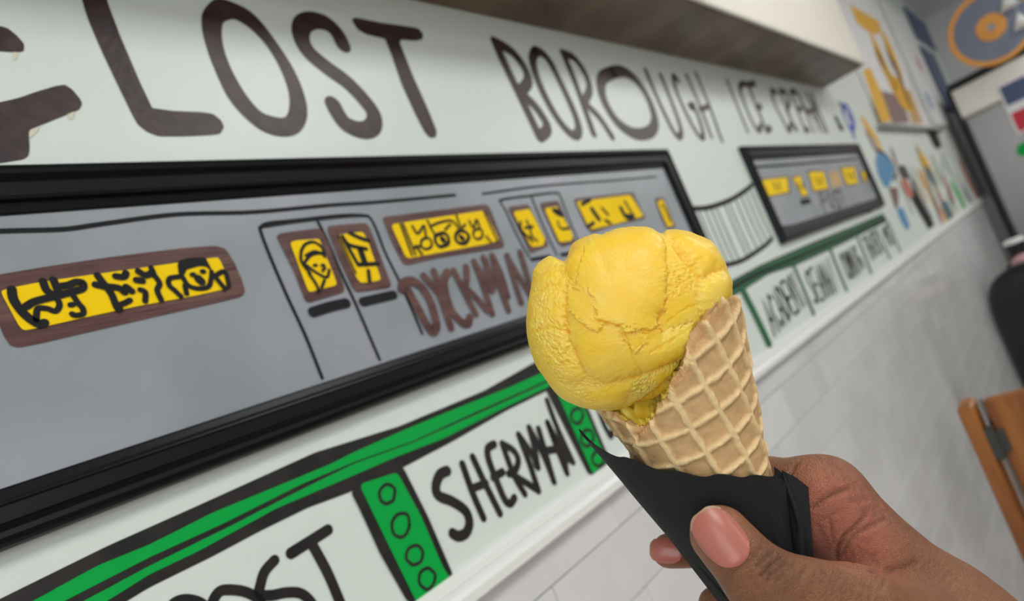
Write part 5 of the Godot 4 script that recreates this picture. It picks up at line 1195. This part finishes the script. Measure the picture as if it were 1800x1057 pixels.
	for i in pos.size():
		var p := pos[i]; var nn := nor[i].normalized()
		var cut := 0.0
		for c in creases:
			var pts: Array = c[0]
			if (p - pts[1]).length_squared() > 0.0006: continue
			for k in pts.size() - 1:
				var a: Vector3 = pts[k]; var ab: Vector3 = pts[k + 1] - a
				var h := clampf((p - a).dot(ab) / ab.length_squared(), 0, 1)
				var d := (p - a - ab * h).length()
				cut = maxf(cut, c[1] * exp(-pow(d / c[2], 2.0)))
		var far := 1.0
		pos[i] = p - nn * (cut * 0.0013) + nn * n.get_noise_3dv(p) * 0.00025
		var inside := smoothstep(0.030, 0.010, p.distance_to(palm_at))
		var tip := smoothstep(0.019, 0.006, p.distance_to(thumb_tip))
		var c := Color(0.28, 0.116, 0.053)
		c = c.lerp(Color(0.46, 0.150, 0.095), clampf(inside * 0.95 + nc.get_noise_3dv(p) * 0.25, 0, 1))
		c = c.lerp(Color(0.42, 0.17, 0.09), tip * 0.6)
		c = c.lerp(Color(0.135, 0.055, 0.028), 0.55 * smoothstep(0.012, 0.002, p.distance_to(knuckle)))
		c *= 1.0 + 0.12 * nc.get_noise_3dv(p * 2.0) + 0.10 * n.get_noise_3dv(p * 3.0)
		c = c.lerp(Color(0.13, 0.045, 0.022), clampf(cut * 0.65, 0, 0.7))
		cols.append(c)
	for i in pos.size(): pos[i] -= origin
	var t := base("person", origin, "dark-skinned right hand and forearm gripping the black sleeve, thumb in front", "person")
	obj("hand", indexed(pos, cols, idx), m.skin_brown, t)
	nail(t, "thumbnail", Vector3(0.20042, 1.27637, 0.28373), Vector3(0.00153, 0.01164, -0.00520), Vector3(-0.84781, 0.23162, 0.47704), 0.0196, 0.0158, 0.0104, origin)
	nail(t, "fingernail", Vector3(0.23040, 1.26424, 0.24215), Vector3(-0.00246, 0.00254, -0.00547), Vector3(-0.82444, 0.36384, 0.43349), 0.0125, 0.0110, 0.0072, origin)
func nail(parent: Node3D, called: String, at: Vector3, along: Vector3, up: Vector3, lng: float, wid_: float, r: float, origin: Vector3):
	along = along.normalized(); up = (up - along * up.dot(along)).normalized(); var side := along.cross(up)
	for part in 2:
		var pos := PackedVector3Array()
		for j in 15:
			var y := -cos(PI * j / 14.0)
			if part == 1: y = lerpf(0.72, 1.06, j / 14.0)
			for i in 21:
				var yy := clampf(absf(y) / (1.0 if part == 0 else 1.10), 0, 1)
				var hw := pow(maxf(0.0, 1.0 - pow(yy, 2.9 if y > 0 else 2.3)), 0.5) * (1.0 if part == 0 else 1.03)
				var x := lerpf(-1, 1, i / 20.0) * hw
				var ph := x * wid_ / 2 / r
				var edge := maxf(absf(x), absf(y) if y < 0 else 0.0)
				var lift := (0.0009 if part == 0 else 0.0005) - 0.0008 * smoothstep(0.86, 1.0, edge)
				pos.append(at + along * y * lng / 2 + side * sin(ph) * r + up * ((cos(ph) - 1.0) * r + lift - 0.0014 * y * y * (1.0 if y > 0 else 0.0)) - origin)
		obj(called if part == 0 else "nail_rim", grid_mesh(pos, PackedColorArray(), 21, 15), m.nail_pink if part == 0 else m.nail_tip, parent)
